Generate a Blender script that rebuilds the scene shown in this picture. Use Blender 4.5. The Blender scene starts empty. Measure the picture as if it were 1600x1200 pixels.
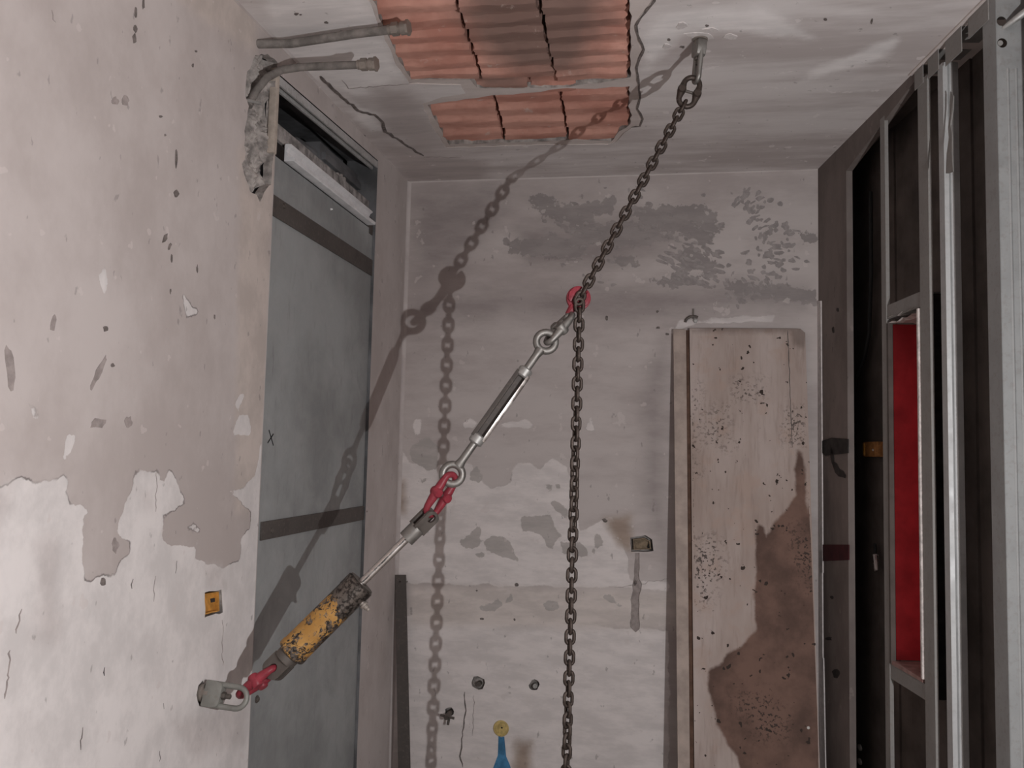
import bpy, bmesh, math, random
import numpy as np
from mathutils import Vector, Matrix
from mathutils.geometry import delaunay_2d_cdt
random.seed(7); RNG = np.random.default_rng(11)
S = bpy.context.scene; COL = S.collection

# ------------------------------------------------------------------ camera, world, lamp, exposure
F = 1400.0                                   # focal length in pixels of the 1600x1200 frame
EYE = np.array([0.0, 0.0, 1.5])              # the floor is z = 0
def nrm(v): v = np.asarray(v, float); return v/np.linalg.norm(v)
_dx, _dy, _a = 245.0, 115.0, -0.023          # vanishing point of the depth axis, tilt of the uprights
_N = F*F/(_dy + _a*_dx)
_up = nrm((-_a*_N, -_N, F)); _d = nrm((_dx, _dy, F)); _h = nrm(np.cross(_d, _up))
if _h[0] < 0: _h = -_h
M = np.array([_h, _d, _up])                  # rows: world axes seen from the camera (x right, y down, z forward)
cam = bpy.data.cameras.new('camera'); camo = bpy.data.objects.new('camera', cam); COL.objects.link(camo)
cam.sensor_width = 36.0; cam.lens = 36.0*F/1600.0; cam.clip_start = 0.02
R, D, W = M[:, 0], M[:, 1], M[:, 2]
camo.matrix_world = Matrix(((R[0], -D[0], -W[0], EYE[0]), (R[1], -D[1], -W[1], EYE[1]), (R[2], -D[2], -W[2], EYE[2]), (0, 0, 0, 1)))
S.camera = camo
w = bpy.data.worlds.new('world'); S.world = w; w.use_nodes = True
w.node_tree.nodes['Background'].inputs[0].default_value = (0.95, 0.97, 1.0, 1); w.node_tree.nodes['Background'].inputs[1].default_value = 0.025
LAMP = (0.97, 0.31, 1.39)                     # hand-held work lamp to the right of the camera
ld = bpy.data.lights.new('work_lamp', 'POINT'); ld.energy = 156; ld.color = (0.985, 0.985, 1.0); ld.shadow_soft_size = 0.009
lo = bpy.data.objects.new('work_lamp', ld); lo.location = LAMP; COL.objects.link(lo)
S.view_settings.view_transform = 'Standard'; S.view_settings.look = 'None'
S.view_settings.exposure = 0.0; S.view_settings.gamma = 1.0; S.view_settings.use_curve_mapping = False

# ------------------------------------------------------------------ helpers
def ray(x, y): return M @ np.array([x-800.0, y-600.0, F])
class Plane:
    """a flat surface of the room: origin, two unit axes, normal into the room"""
    def __init__(s, o, e1, e2, n): s.o, s.e1, s.e2, s.n = np.array(o, float), nrm(e1), nrm(e2), nrm(n)
    def hit(s, x, y):
        r = ray(x, y); return EYE + r*(((s.o-EYE) @ s.n)/(r @ s.n))
    def px(s, x, y):
        p = s.hit(x, y)-s.o; return (p @ s.e1, p @ s.e2)
    def pxs(s, l): return [s.px(*q) for q in l]
    def to3(s, u, v, h=0.0): return s.o+s.e1*u+s.e2*v+s.n*h
HC = 2.8
CE = Plane((0, 0, HC), (1, 0, 0), (0, 1, 0), (0, 0, -1))
_bl = CE.hit(638, 284); _br = CE.hit(1278, 264); _rr = CE.hit(1540, 0)
XL, YB = _bl[0], 0.5*(_bl[1]+_br[1])
LW = Plane((XL, 0, 0), (0, 1, 0), (0, 0, 1), (1, 0, 0))
BW = Plane((0, YB, 0), (1, 0, 0), (0, 0, 1), (0, -1, 0))
_rd = nrm((_rr-_br)*[1, 1, 0])
RW = Plane((_br[0], YB, 0), _rd, (0, 0, 1), np.cross(_rd, (0, 0, 1))*-1)
if RW.n[0] > 0: RW.n = -RW.n
A0 = CE.hit(1094, 62); B0 = LW.hit(318, 1082)                     # the two anchors; the rigging hangs in their upright plane
RG = Plane(A0, nrm((B0-A0)*[1, 1, 0]), (0, 0, 1), np.cross(nrm((B0-A0)*[1, 1, 0]), (0, 0, 1)))

def sdf(poly, P):
    """signed distance of points P to a polygon, positive inside"""
    P = np.asarray(P, float); q = np.asarray(poly, float); best = np.full(len(P), 1e9); ins = np.zeros(len(P), bool)
    for i in range(len(q)):
        a, b = q[i-1], q[i]; e = b-a; wv = P-a
        t = np.clip((wv @ e)/max(e @ e, 1e-12), 0, 1); d = wv-t[:, None]*e
        best = np.minimum(best, (d*d).sum(1))
        c = (a[1] > P[:, 1]) != (b[1] > P[:, 1])
        if abs(e[1]) > 1e-12: ins ^= c & (P[:, 0] < a[0]+(P[:, 1]-a[1])*e[0]/e[1])
    return np.sqrt(best)*np.where(ins, 1, -1)
def sdfs(polys, P):
    r = np.full(len(P), -0.3)
    for p in polys: r = np.maximum(r, sdf(p, P))
    return r
def rough(poly, step, amp):
    """subdivide an outline and jitter it, for broken edges"""
    out = []
    for i in range(len(poly)):
        a, b = np.array(poly[i], float), np.array(poly[(i+1) % len(poly)], float); L = np.linalg.norm(b-a); k = max(1, int(L/step))
        nv = np.array([-(b-a)[1], (b-a)[0]])/max(L, 1e-9)
        for j in range(k): out.append(tuple(a+(b-a)*j/k+nv*(RNG.normal()*amp if j else 0)))
    return out

def link(name, me, parent=None):
    o = bpy.data.objects.new(name, me); COL.objects.link(o)
    if parent is not None: o.parent = parent
    return o
def tag(o, label=None, cat=None, group=None, kind=None):
    for k, v in (('label', label), ('category', cat), ('group', group), ('kind', kind)):
        if v: o[k] = v
    return o
def thing(name, label, cat, loc=(0, 0, 0), group=None, mat=None):
    o = bpy.data.objects.new(name, None); COL.objects.link(o); o.empty_display_size = 0.05
    if mat is not None: o.matrix_world = mat
    else: o.location = loc
    return tag(o, label, cat, group)
def finish(me, m, smooth=35):
    if m: me.materials.append(m)
    if smooth:
        me.shade_smooth(); me.set_sharp_from_angle(angle=math.radians(smooth))
    return me

class MB:
    """collects simple shapes and builds them as one mesh"""
    def __init__(s): s.v, s.f = [], []
    def add(s, v, f):
        k = len(s.v); s.v += [tuple(map(float, p)) for p in v]; s.f += [tuple(i+k for i in q) for q in f]; return s
    def box(s, x0, x1, y0, y1, z0, z1):
        return s.add([(x, y, z) for z in (z0, z1) for y in (y0, y1) for x in (x0, x1)],
                     [(0, 2, 3, 1), (4, 5, 7, 6), (0, 1, 5, 4), (2, 6, 7, 3), (0, 4, 6, 2), (1, 3, 7, 5)])
    def prism(s, pts, fn0, fn1):
        n = len(pts); a = [fn0(*p) for p in pts]; b = [fn1(*p) for p in pts]
        return s.add(a+b, [tuple(range(n))[::-1], tuple(range(n, 2*n))]+[(i, (i+1) % n, n+(i+1) % n, n+i) for i in range(n)])
    def prism_z(s, pts, z0, z1): return s.prism(pts, lambda x, y: (x, y, z0), lambda x, y: (x, y, z1))
    def prism_y(s, pts, y0, y1): return s.prism(pts, lambda x, z: (x, y0, z), lambda x, z: (x, y1, z))
    def tube(s, path, rad, sides=8, closed=False, up=(0, 0, 1)):
        P = [np.array(p, float) for p in path]; n = len(P); rs = rad if hasattr(rad, '__len__') else [rad]*n
        v, f = [], []; last = None
        for i in range(n):
            t = (P[(i+1) % n]-P[i-1]) if closed else (P[min(i+1, n-1)]-P[max(i-1, 0)])
            t = nrm(t)
            if last is None:
                a = np.cross(t, up); a = np.cross(t, (1, 0, 0)) if np.linalg.norm(a) < .1 else a; a = nrm(a)
            else: a = nrm(last-t*(last @ t))
            last = a; b = np.cross(t, a)
            for k in range(sides):
                c = 2*math.pi*k/sides; v.append(P[i]+rs[i]*(a*math.cos(c)+b*math.sin(c)))
        for i in range(n if closed else n-1):
            for k in range(sides):
                j = (i+1) % n; f.append((i*sides+k, i*sides+(k+1) % sides, j*sides+(k+1) % sides, j*sides+k))
        if not closed: f += [tuple(range(sides))[::-1], tuple(range((n-1)*sides, n*sides))]
        return s.add(v, f)
    def lathe(s, prof, sides=24, axis='z'):
        v, f = [], []; n = len(prof)
        for r, z in prof:
            for k in range(sides):
                c = 2*math.pi*k/sides; p = (r*math.cos(c), r*math.sin(c), z)
                v.append(p if axis == 'z' else (p[0], p[2], p[1]))
        for i in range(n-1):
            for k in range(sides):
                q = (i*sides+k, i*sides+(k+1) % sides, (i+1)*sides+(k+1) % sides, (i+1)*sides+k); f.append(q if axis == 'z' else q[::-1])
        return s.add(v, f+[tuple(range(sides))[::-1], tuple(range((n-1)*sides, n*sides))])
    def mesh(s, name, m, smooth=35, bevel=0):
        me = bpy.data.meshes.new(name); me.from_pydata(s.v, [], s.f)
        bm = bmesh.new(); bm.from_mesh(me); bmesh.ops.recalc_face_normals(bm, faces=bm.faces)
        if bevel:
            es = [e for e in bm.edges if len(e.link_faces) == 2 and e.calc_face_angle(0) > .6]
            bmesh.ops.bevel(bm, geom=es, offset=bevel, segments=2, profile=.6, affect='EDGES', clamp_overlap=True)
        bm.to_mesh(me); bm.free()
        return finish(me, m, smooth)
    def build(s, name, m, parent=None, smooth=35, bevel=0): return link(name, s.mesh(name, m, smooth, bevel), parent)

def plate(name, pl, outline, holes=(), m=None, dense=None, step=.02, attrs=None, parent=None, h=0.0, thick=0.0, disp=None):
    """a flat surface with holes; a finer grid of points carries signed distances to the patches painted on it"""
    pts, edges = [], []
    def ring(p):
        k = len(pts); n = len(p); pts.extend(p); edges.extend((k+i, k+(i+1) % n) for i in range(n))
    ring(outline)
    for q in holes: ring(q)
    if dense:
        u0, u1, v0, v1 = dense
        g = np.stack(np.meshgrid(np.arange(u0, u1, step), np.arange(v0, v1, step)), -1).reshape(-1, 2)
        g = g+RNG.uniform(-.15, .15, g.shape)*step
        keep = sdf(outline, g) > step*.4
        for q in holes: keep &= sdf(q, g) < -step*.4
        pts.extend(map(tuple, g[keep]))
    r = delaunay_2d_cdt([Vector(p) for p in pts], edges, [], 0, 1e-6, False)
    V = np.array([tuple(p) for p in r[0]]); T = np.array([t for t in r[2] if len(t) == 3])
    c = V[T].mean(1); keep = sdf(outline, c) > 0
    for q in holes: keep &= sdf(q, c) < 0
    T = T[keep]
    hh = np.full(len(V), h)+(disp(V) if disp else 0)
    P3 = pl.o+V[:, :1]*pl.e1+V[:, 1:]*pl.e2+hh[:, None]*pl.n
    if np.cross(pl.e1, pl.e2) @ pl.n < 0: T = T[:, ::-1]
    fs = [tuple(map(int, t)) for t in T]; P = P3.tolist()
    if thick:
        n = len(P); P = P+(P3-pl.n*thick).tolist(); cnt = {}
        for t in fs:
            for i in range(3): cnt[(t[i], t[(i+1) % 3])] = 1
        side = [(a, b) for a, b in cnt if (b, a) not in cnt]
        fs = fs+[(t[2]+n, t[1]+n, t[0]+n) for t in fs]+[(b, a, a+n, b+n) for a, b in side]
    me = bpy.data.meshes.new(name); me.from_pydata(P, [], fs)
    for k, fn in (attrs or {}).items():
        at = me.attributes.new(k, 'FLOAT', 'POINT'); val = np.clip(fn(V), -.3, .3)
        if thick: val = np.concatenate([val, val])
        at.data.foreach_set('value', val.astype(np.float32))
    finish(me, m, 30 if disp else 0)
    return link(name, me, parent)

def recess(name, pl, poly, depth, m, parent=None, floor=True, bulge=0.0, step=.02):
    """sides and floor of a hole sunk into a surface"""
    n = len(poly); b = MB(); a = [pl.to3(u, v, 0) for u, v in poly]; c = [pl.to3(u, v, -depth) for u, v in poly]
    b.add(a+c, [(i, (i+1) % n, n+(i+1) % n, n+i) for i in range(n)])
    o = b.build(name, m, parent, smooth=0)
    if floor:
        us, vs = zip(*poly)
        plate(name+'_floor', pl, poly, (), m, (min(us), max(us), min(vs), max(vs)), step, None, o, -depth,
              disp=(lambda V: bulge*(np.sin(V[:, 0]*70+1.5*np.sin(V[:, 1]*31))+.6*np.sin(V[:, 1]*43+V[:, 0]*90)+.35*RNG.normal(size=len(V)))) if bulge else None)
    return o
def blob(n, rx, ry, rot=0, jit=.2):
    out = []
    for i in range(n):
        t = 2*math.pi*i/n; k = 1+RNG.uniform(-jit, jit); x, y = rx*k*math.cos(t), ry*k*math.sin(t)
        out.append((x*math.cos(rot)-y*math.sin(rot), x*math.sin(rot)+y*math.cos(rot)))
    return out
def marks(name, pl, items, m, parent, h=.0008, n=9, jit=.3, kind='stuff'):
    """small spots lying on a surface, a thin chip each; items in photo pixels (x, y, rx, ry, rot)"""
    b = MB()
    for k_, it in enumerate(items):
        x, y, rx, ry = it[:4]; rot = it[4] if len(it) > 4 else 0
        q = pl.pxs([(x+a, y+c) for a, c in blob(n, rx, ry, rot, jit)])
        b.prism(q, lambda u, v: pl.to3(u, v, -.001), lambda u, v: pl.to3(u, v, h+k_*6e-6))
    return tag(b.build(name, m, parent, smooth=0), kind=kind)
def line(name, pl, pts, wd, m, parent, h=.0008, jit=1.0, kind=None):
    """a crack or a pencil line along photo points"""
    b = MB(); p = []
    for i in range(len(pts)-1):
        k = max(1, int(math.dist(pts[i], pts[i+1])/6))
        for j in range(k): p.append((pts[i][0]+(pts[i+1][0]-pts[i][0])*j/k+RNG.normal()*jit, pts[i][1]+(pts[i+1][1]-pts[i][1])*j/k+RNG.normal()*jit))
    p.append(pts[-1]); q = [np.array(pl.px(*t)) for t in p]; v, f = [], []
    for i, t in enumerate(q):
        d = nrm(q[min(i+1, len(q)-1)]-q[max(i-1, 0)]); nn = np.array([-d[1], d[0]])*wd*(.5 if 0 < i < len(q)-1 else .15)*RNG.uniform(.6, 1.3)
        for s_ in (1, -1):
            for hh in (-.001, h): v.append(pl.to3(*(t+nn*s_), hh))
    for i in range(len(q)-1):
        a, c = 4*i, 4*i+4; f += [(a+1, c+1, c+3, a+3), (a, a+1, c+1, c)[::-1], (a+2, a+3, c+3, c+2)]
    b.add(v, f); o = b.build(name, m, parent, smooth=0)
    return tag(o, kind=kind) if kind else o

# ------------------------------------------------------------------ materials
class G:
    def __init__(s, name):
        s.m = bpy.data.materials.new(name); s.m.use_nodes = True; s.nt = s.m.node_tree; s.b = s.nt.nodes['Principled BSDF']
        s.pos = s.node('ShaderNodeNewGeometry').outputs['Position']; s.obj = s.node('ShaderNodeTexCoord').outputs['Object']
    def node(s, t, **kw):
        n = s.nt.nodes.new(t)
        for k, v in kw.items(): setattr(n, k, v)
        return n
    def put(s, sock, v):
        if isinstance(v, bpy.types.NodeSocket): s.nt.links.new(v, sock)
        elif isinstance(v, tuple) and len(v) == 3 and sock.type == 'RGBA': sock.default_value = (*v, 1)
        else: sock.default_value = v
    def mth(s, op, a, b=0.0, c=0.0):
        n = s.node('ShaderNodeMath', operation=op)
        for i, v in enumerate((a, b, c)): s.put(n.inputs[i], v)
        return n.outputs[0]
    def noise(s, scale, detail=4, rough=.55, vec=None, stretch=None, dist=0.0):
        n = s.node('ShaderNodeTexNoise'); n.inputs['Scale'].default_value = scale; n.inputs['Detail'].default_value = detail
        n.inputs['Roughness'].default_value = rough; n.inputs['Distortion'].default_value = dist; v = vec if vec is not None else s.pos
        if stretch:
            mp = s.node('ShaderNodeMapping'); mp.inputs['Scale'].default_value = stretch; s.put(mp.inputs[0], v); v = mp.outputs[0]
        s.put(n.inputs['Vector'], v); return n.outputs['Fac']
    def mr(s, v, a, b, c=0.0, d=1.0, smooth=True):
        n = s.node('ShaderNodeMapRange', interpolation_type='SMOOTHSTEP' if smooth else 'LINEAR'); s.put(n.inputs[0], v)
        for i, x in enumerate((a, b, c, d)): s.put(n.inputs[i+1], x)
        return n.outputs[0]
    def mix(s, fac, a, b, mode='MIX'):
        n = s.node('ShaderNodeMix', data_type='RGBA', blend_type=mode); s.put(n.inputs[0], fac); s.put(n.inputs[6], a); s.put(n.inputs[7], b); return n.outputs[2]
    def attr(s, k): return s.node('ShaderNodeAttribute', attribute_name=k).outputs['Fac']
    def mask(s, k, scale, amp, soft=.0015, detail=5):
        n = s.mth('MULTIPLY', s.mth('SUBTRACT', s.noise(scale, detail, .6), .5), amp)
        v = s.mth('ADD', s.attr(k), n); return v, s.mr(v, -soft, soft)
    def out(s, col=None, rough=.85, metal=0.0, hgt=None, bump=.3, dist=.01, spec=.3):
        if col is not None: s.put(s.b.inputs['Base Color'], col)
        s.put(s.b.inputs['Roughness'], rough); s.put(s.b.inputs['Metallic'], metal); s.b.inputs['Specular IOR Level'].default_value = spec
        if hgt is not None:
            n = s.node('ShaderNodeBump'); n.inputs['Strength'].default_value = bump; n.inputs['Distance'].default_value = dist
            s.put(n.inputs['Height'], hgt); s.put(s.b.inputs['Normal'], n.outputs[0])
        return s.m
def simple(name, col, rough=.7, metal=0.0, var=.25, scale=12, bump=.15, obj=True, dark=None):
    g = G(name); v = g.obj if obj else g.pos; n = g.noise(scale, 5, .6, v); n2 = g.noise(scale*6, 3, .6, v)
    c = g.mix(g.mr(n, .3, .7), tuple(x*(1-var) for x in col), tuple(min(1, x*(1+var)) for x in col))
    if dark: c = g.mix(g.mr(n2, .52, .68), c, dark)
    return g.out(c, rough, metal, g.mth('ADD', n, g.mth('MULTIPLY', n2, .5)), bump, .004)

def plaster(name, base, light, patches, streak=(1, 1, 1), speck=True, bump=.35):
    """patches: (attribute, colour, warp scale, warp size, softness, relief, edge line)"""
    g = G(name); n1 = g.noise(1.6, 5, .6, None, streak); n2 = g.noise(9, 6, .65, None, streak); n3 = g.noise(90, 4, .6)
    c = g.mix(g.mr(g.mth('ADD', g.mth('MULTIPLY', n1, .65), g.mth('MULTIPLY', n2, .35)), .38, .62), base, light)
    hgt = g.mth('ADD', g.mth('MULTIPLY', n2, .35), g.mth('MULTIPLY', n3, .12))
    for k, col, sc, amp, soft, rel, edge in patches:
        v, m = g.mask(k, sc, amp, soft)
        cc = g.mix(g.mr(n2, .35, .65), tuple(x*.90 for x in col), tuple(min(1, x*1.08) for x in col))
        c = g.mix(m, c, cc)
        if edge:
            e = g.mth('MULTIPLY', g.mr(g.mth('ABSOLUTE', v), 0.0, .0035, 1.0, 0.0), g.mr(g.noise(7, 3), .47, .6)); c = g.mix(g.mth('MULTIPLY', e, edge), c, tuple(x*.35 for x in base))
        if rel: hgt = g.mth('ADD', hgt, g.mth('MULTIPLY', m, rel))
    if speck:
        s_ = g.mr(g.noise(38, 3, .5, None, (1, 1, .55)), .69, .74); c = g.mix(g.mth('MULTIPLY', s_, .45), c, tuple(x*.45 for x in base))
        s2 = g.mr(g.noise(16, 3, .5), .68, .70); c = g.mix(g.mth('MULTIPLY', s2, .5), c, tuple(min(1, x*1.15) for x in light))
    return g.out(c, .9, 0, hgt, bump, .006, .2)

M_LEFT = plaster('plaster_left', (.46, .405, .385), (.56, .505, .485), [('cream', (.555, .485, .445), 6, .07, .03, 0, 0), ('white', (.70, .66, .645), 17, .034, .0012, -.25, .85), ('ghost', (.60, .555, .54), 7, .12, .03, 0, 0)], (1, 1, .8))
M_BACK = plaster('plaster_back', (.45, .395, .38), (.57, .515, .495), [('white', (.72, .665, .645), 10, .05, .004, .2, .25), ('beige', (.64, .575, .54), 5, .05, .03, 0, 0), ('dark_area', (.36, .315, .305), 4, .08, .09, 0, 0), ('splotch', (.335, .30, .29), 24, .12, .003, .1, 0), ('gray', (.47, .43, .41), 19, .055, .002, .15, 0), ('brown', (.38, .30, .25), 9, .06, .03, 0, 0)], (.6, 1, 1.9))
M_CEIL = plaster('plaster_ceiling', (.53, .475, .46), (.75, .705, .69), [('light', (.84, .80, .785), 8, .10, .03, .1, 0), ('dusk', (.52, .465, .45), 5, .1, .05, 0, 0)], (.35, 1.6, 1))
M_BASECOAT = plaster('plaster_base_coat', (.54, .47, .44), (.66, .59, .56), [], (.5, 2, 1), bump=.6)
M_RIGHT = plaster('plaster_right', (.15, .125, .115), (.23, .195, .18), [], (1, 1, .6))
M_MASON = simple('broken_masonry', (.33, .30, .28), .95, 0, .45, 25, .8, False)
M_JAMB = simple('jamb_plaster', (.50, .43, .37), .9, 0, .25, 14, .5, False)
M_DARK = simple('soot_and_shade', (.035, .03, .028), .9, 0, .4, 20, .3, False)  # near-black for cracks and smears, also for the sheet painting a shaded gap
M_MARK = simple('grey_mark', (.17, .145, .135), .95, 0, .35, 60, .3, False)
M_SOFT = simple('faint_mark', (.33, .285, .27), .95, 0, .2, 40, .3, False)
M_CHIP = simple('bare_chip', (.66, .615, .60), .9, 0, .12, 50, .3, False)
M_FLOOR = simple('screed', (.30, .27, .25), .95, 0, .3, 6, .4, False)
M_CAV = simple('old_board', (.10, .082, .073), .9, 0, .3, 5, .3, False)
M_DUCT = simple('duct_steel', (.15, .15, .155), .6, .3, .35, 7, .25, False)
M_INK = simple('ink', (.02, .02, .02), .8, 0)
M_BLUE = simple('blue_paint', (.06, .20, .36), .6, 0, .3, 30)

def steel(name, col, rough=.4, metal=.9, scratch=.5, dust=.35, world=False):
    g = G(name); v = g.pos if world else g.obj; n = g.noise(14, 6, .65, v); n2 = g.noise(70, 3, .6, v)
    c = g.mix(g.mr(n, .35, .65), tuple(x*(1-scratch*.5) for x in col), col)
    c = g.mix(g.mth('MULTIPLY', g.mr(n2, .5, .7), dust), c, (.20, .165, .145))
    return g.out(c, g.mr(n, .2, .8, rough, min(1, rough+.3)), metal, n2, .12, .003, .5)
M_STEEL = steel('galvanised_steel', (.50, .49, .47), .42, .6)
M_RING = steel('dull_ring_steel', (.30, .30, .275), .45, .45, .4, .3)
M_STUD = steel('stud_steel', (.30, .285, .27), .6, .25, .25, .3, True)
M_STUDL = steel('bright_stud_steel', (.33, .33, .325), .5, .35, .25, .25, True)
M_CHROME = steel('chrome', (.72, .68, .65), .13, 1, .1, .0)
_n = M_CHROME.node_tree; _n.links.remove(_n.nodes['Principled BSDF'].inputs['Normal'].links[0])
M_CHAIN = steel('chain_steel', (.085, .064, .054), .40, .6, .5, .35)
M_FORGE = steel('forged_steel', (.33, .315, .295), .40, .85, .4, .3)
M_DKSTEEL = steel('dark_steel', (.17, .15, .135), .45, .7, .5, .35)
M_BAR = steel('flat_bar_steel', (.115, .10, .092), .55, .4, .4, .35, True)
M_CHAN = steel('bright_channel', (.86, .86, .87), .35, .25, .25, .1, True)
M_LINT = steel('dusty_lintel_steel', (.55, .54, .53), .5, .3, .3, .3, True)
M_BRASS = steel('old_brass', (.34, .30, .265), .45, .45, .4, .4)
M_PIPE = simple('dusty_pipe', (.21, .19, .175), .75, .1, .3, 25, .15)
M_YELLOWCAP = simple('yellow_plastic', (.55, .42, .17), .6, 0, .25, 60, .3)
M_ORANGE = simple('orange_plastic', (.52, .25, .055), .6, 0, .25, 50, .3)
M_ORANGED = simple('dusty_orange', (.33, .15, .05), .7, 0, .3, 50, .3)
M_TAN = simple('tan_plastic', (.23, .175, .12), .8, 0, .35, 40, .5)
M_RED = simple('red_paint_metal', (.27, .035, .05), .42, 0, .22, 30, .25, True, None)
M_NICHE = simple('red_paint', (.50, .035, .045), .75, 0, .3, 5, .2, False)
M_RAW = simple('raw_plasterboard', (.62, .56, .53), .95, 0, .25, 50, .7, False)
M_SILL = simple('dusty_red_sill', (.34, .21, .19), .95, 0, .25, 20, .3, False)
M_WHITE = simple('white_plastic', (.6, .58, .55), .6, 0)

def sheet_mat():
    g = G('grey_sheet_steel'); n = g.noise(2.2, 6, .6); n2 = g.noise(30, 4, .65, None, (1, 1, .25)); n3 = g.noise(6, 5, .7, None, None, 1.5)
    c = g.mix(g.mr(n, .35, .65), (.30, .31, .31), (.42, .435, .435)); c = g.mix(g.mr(n2, .55, .75, 0, .35), c, (.21, .205, .20)); c = g.mix(g.mr(n3, .6, .72, 0, .35), c, (.50, .49, .48))
    return g.out(c, g.mr(n3, .3, .7, .45, .75), .35, g.mth('ADD', n, g.mth('MULTIPLY', n2, .2)), .12, .01, .4)
M_SHEET = sheet_mat()
def clay_mat():
    g = G('terracotta'); n = g.noise(4, 5, .6); n2 = g.noise(40, 4, .6, None, (.25, 1, 1)); n3 = g.noise(14, 5, .7)
    c = g.mix(g.mr(n, .35, .65), (.46, .215, .165), (.62, .335, .265)); c = g.mix(g.mr(n2, .5, .75, 0, .5), c, (.38, .175, .13))
    v, m = g.mask('soot_and_shade', 5, .22, .09); c = g.mix(g.mth('MULTIPLY', m, .82), c, (.15, .11, .095))
    c = g.mix(g.mr(n3, .62, .72, 0, .5), c, (.62, .53, .48))
    return g.out(c, .92, 0, g.mth('ADD', n2, n3), .35, .004, .2)
M_CLAY = clay_mat()
def board_mat():
    g = G('stained_board'); n = g.noise(3, 5, .6, None, (1, 1, .35)); grain = g.noise(60, 3, .6, None, (1, 1, .03)); n3 = g.noise(11, 4, .6)
    c = g.mix(g.mr(n, .35, .65), (.40, .315, .275), (.54, .455, .42)); c = g.mix(g.mr(n3, .5, .7, 0, .5), c, (.47, .345, .285)); c = g.mix(g.mr(grain, .5, .75, 0, .25), c, (.20, .14, .11))
    v, m = g.mask('stain', 8, .05, .008); n4 = g.noise(5, 5, .6)
    st = g.mix(g.mr(n4, .35, .65), (.115, .072, .058), (.215, .13, .102)); c = g.mix(m, c, st)
    v2, m2 = g.mask('mould', 5, .16, .06); sp = g.mr(g.noise(75, 4, .6), .545, .585)
    c = g.mix(g.mth('MULTIPLY', g.mth('MULTIPLY', sp, m2), .9), c, (.045, .036, .032)); sp2 = g.mr(g.noise(34, 2, .5), .685, .70); c = g.mix(sp2, c, (.05, .036, .03))
    v3, m3 = g.mask('edge', 20, .03, .02); c = g.mix(g.mth('MULTIPLY', m3, .55), c, (.12, .09, .075))
    return g.out(c, .85, 0, g.mth('ADD', grain, n3), .25, .003, .25)
M_BOARD = board_mat()
M_BATTEN = simple('pale_batten', (.44, .36, .315), .85, 0, .2, 9, .25, False)
def paint_mat():
    g = G('flaked_yellow_paint'); n = g.noise(62, 6, .75, g.obj, None, 1.4); n2 = g.noise(16, 4, .6, g.obj); n3 = g.noise(90, 3, .6, g.obj)
    yel = g.mix(g.mr(n2, .35, .65), (.40, .205, .05), (.53, .30, .09)); met = g.mix(g.mr(n3, .4, .6), (.05, .042, .038), (.20, .175, .155))
    z = g.node('ShaderNodeSeparateXYZ'); g.put(z.inputs[0], g.obj)
    wear = g.mth('ADD', g.mth('MULTIPLY', n, .85), g.mth('MULTIPLY', n2, .5))
    wear = g.mth('ADD', wear, g.mr(z.outputs[2], .15, .235, 0, .22)); wear = g.mth('ADD', wear, g.mr(z.outputs[0], .0, -.045, 0, .09)); wear = g.mth('ADD', wear, g.mr(z.outputs[2], .028, .0, 0, .06))
    m = g.mr(wear, .695, .725); c = g.mix(m, yel, met)
    return g.out(c, g.mr(m, 0, 1, .6, .38), g.mth('MULTIPLY', m, .8), g.mth('SUBTRACT', 1.0, m), .3, .003, .4)
M_PAINT = paint_mat()

# ------------------------------------------------------------------ setting: walls, ceiling, floor
XR0 = _br[0]
def rw3(u, h, z): p = RW.o+RW.e1*u+RW.n*h; return (p[0], p[1], z)
YN = -0.9                                    # the room goes on a little behind the camera
fl = MB().box(XL-.6, 1.9, YN, YB+.2, -.08, 0).build('floor', M_FLOOR, smooth=0); tag(fl, kind='structure')

# doorway in the left wall, closed by a steel sheet; broken plaster and a chase beside it
DY0, DY1 = 2.632, 3.632
zt0, zt1 = LW.px(432, 112)[1], LW.px(578, 238)[1]
door_hole = [(DY0, -.02), (DY1, -.02), (DY1, zt1), (DY0, zt0)]
chase_px = [(399, 86), (386, 112), (383, 150), (389, 166), (382, 205), (384, 238), (378, 256), (381, 270), (391, 300), (401, 304), (406, 316), (413, 300), (424, 288), (427, 230), (429, 170), (431, 122), (434, 98), (418, 84)]
chase = rough(LW.pxs(chase_px), .02, .004); chase = [(min(u, DY0-.004), v) for u, v in chase]
obox = rough(LW.pxs([(320, 926), (346, 921), (348, 957), (320, 965)]), .02, .002)
lhole = rough(LW.pxs([(310, 1071), (317, 1063), (322, 1080), (320, 1100), (312, 1103), (307, 1086)]), .015, .002)
white_px = [(-300, 770), (-60, 765), (0, 762), (15, 753), (28, 745), (43, 748), (55, 760), (70, 750), (88, 748), (102, 738), (107, 753), (102, 770), (110, 787), (128, 800), (130, 820), (128, 860), (132, 903), (143, 907), (160, 900), (180, 900), (188, 878), (202, 863), (202, 847), (182, 833), (187, 813), (197, 783), (205, 770), (210, 737), (220, 733), (240, 737), (248, 727), (249, 753), (257, 753), (265, 737), (277, 750), (283, 767), (290, 785), (272, 800), (255, 806), (253, 840), (267, 853), (280, 852), (305, 855), (310, 835), (292, 828), (303, 816), (313, 825), (303, 873), (323, 878), (350, 887), (375, 872), (376, 843), (390, 825), (392, 800), (372, 780), (360, 768), (375, 765), (398, 745), (403, 720), (407, 690), (425, 690), (425, 1300), (-300, 1300)]
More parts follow.
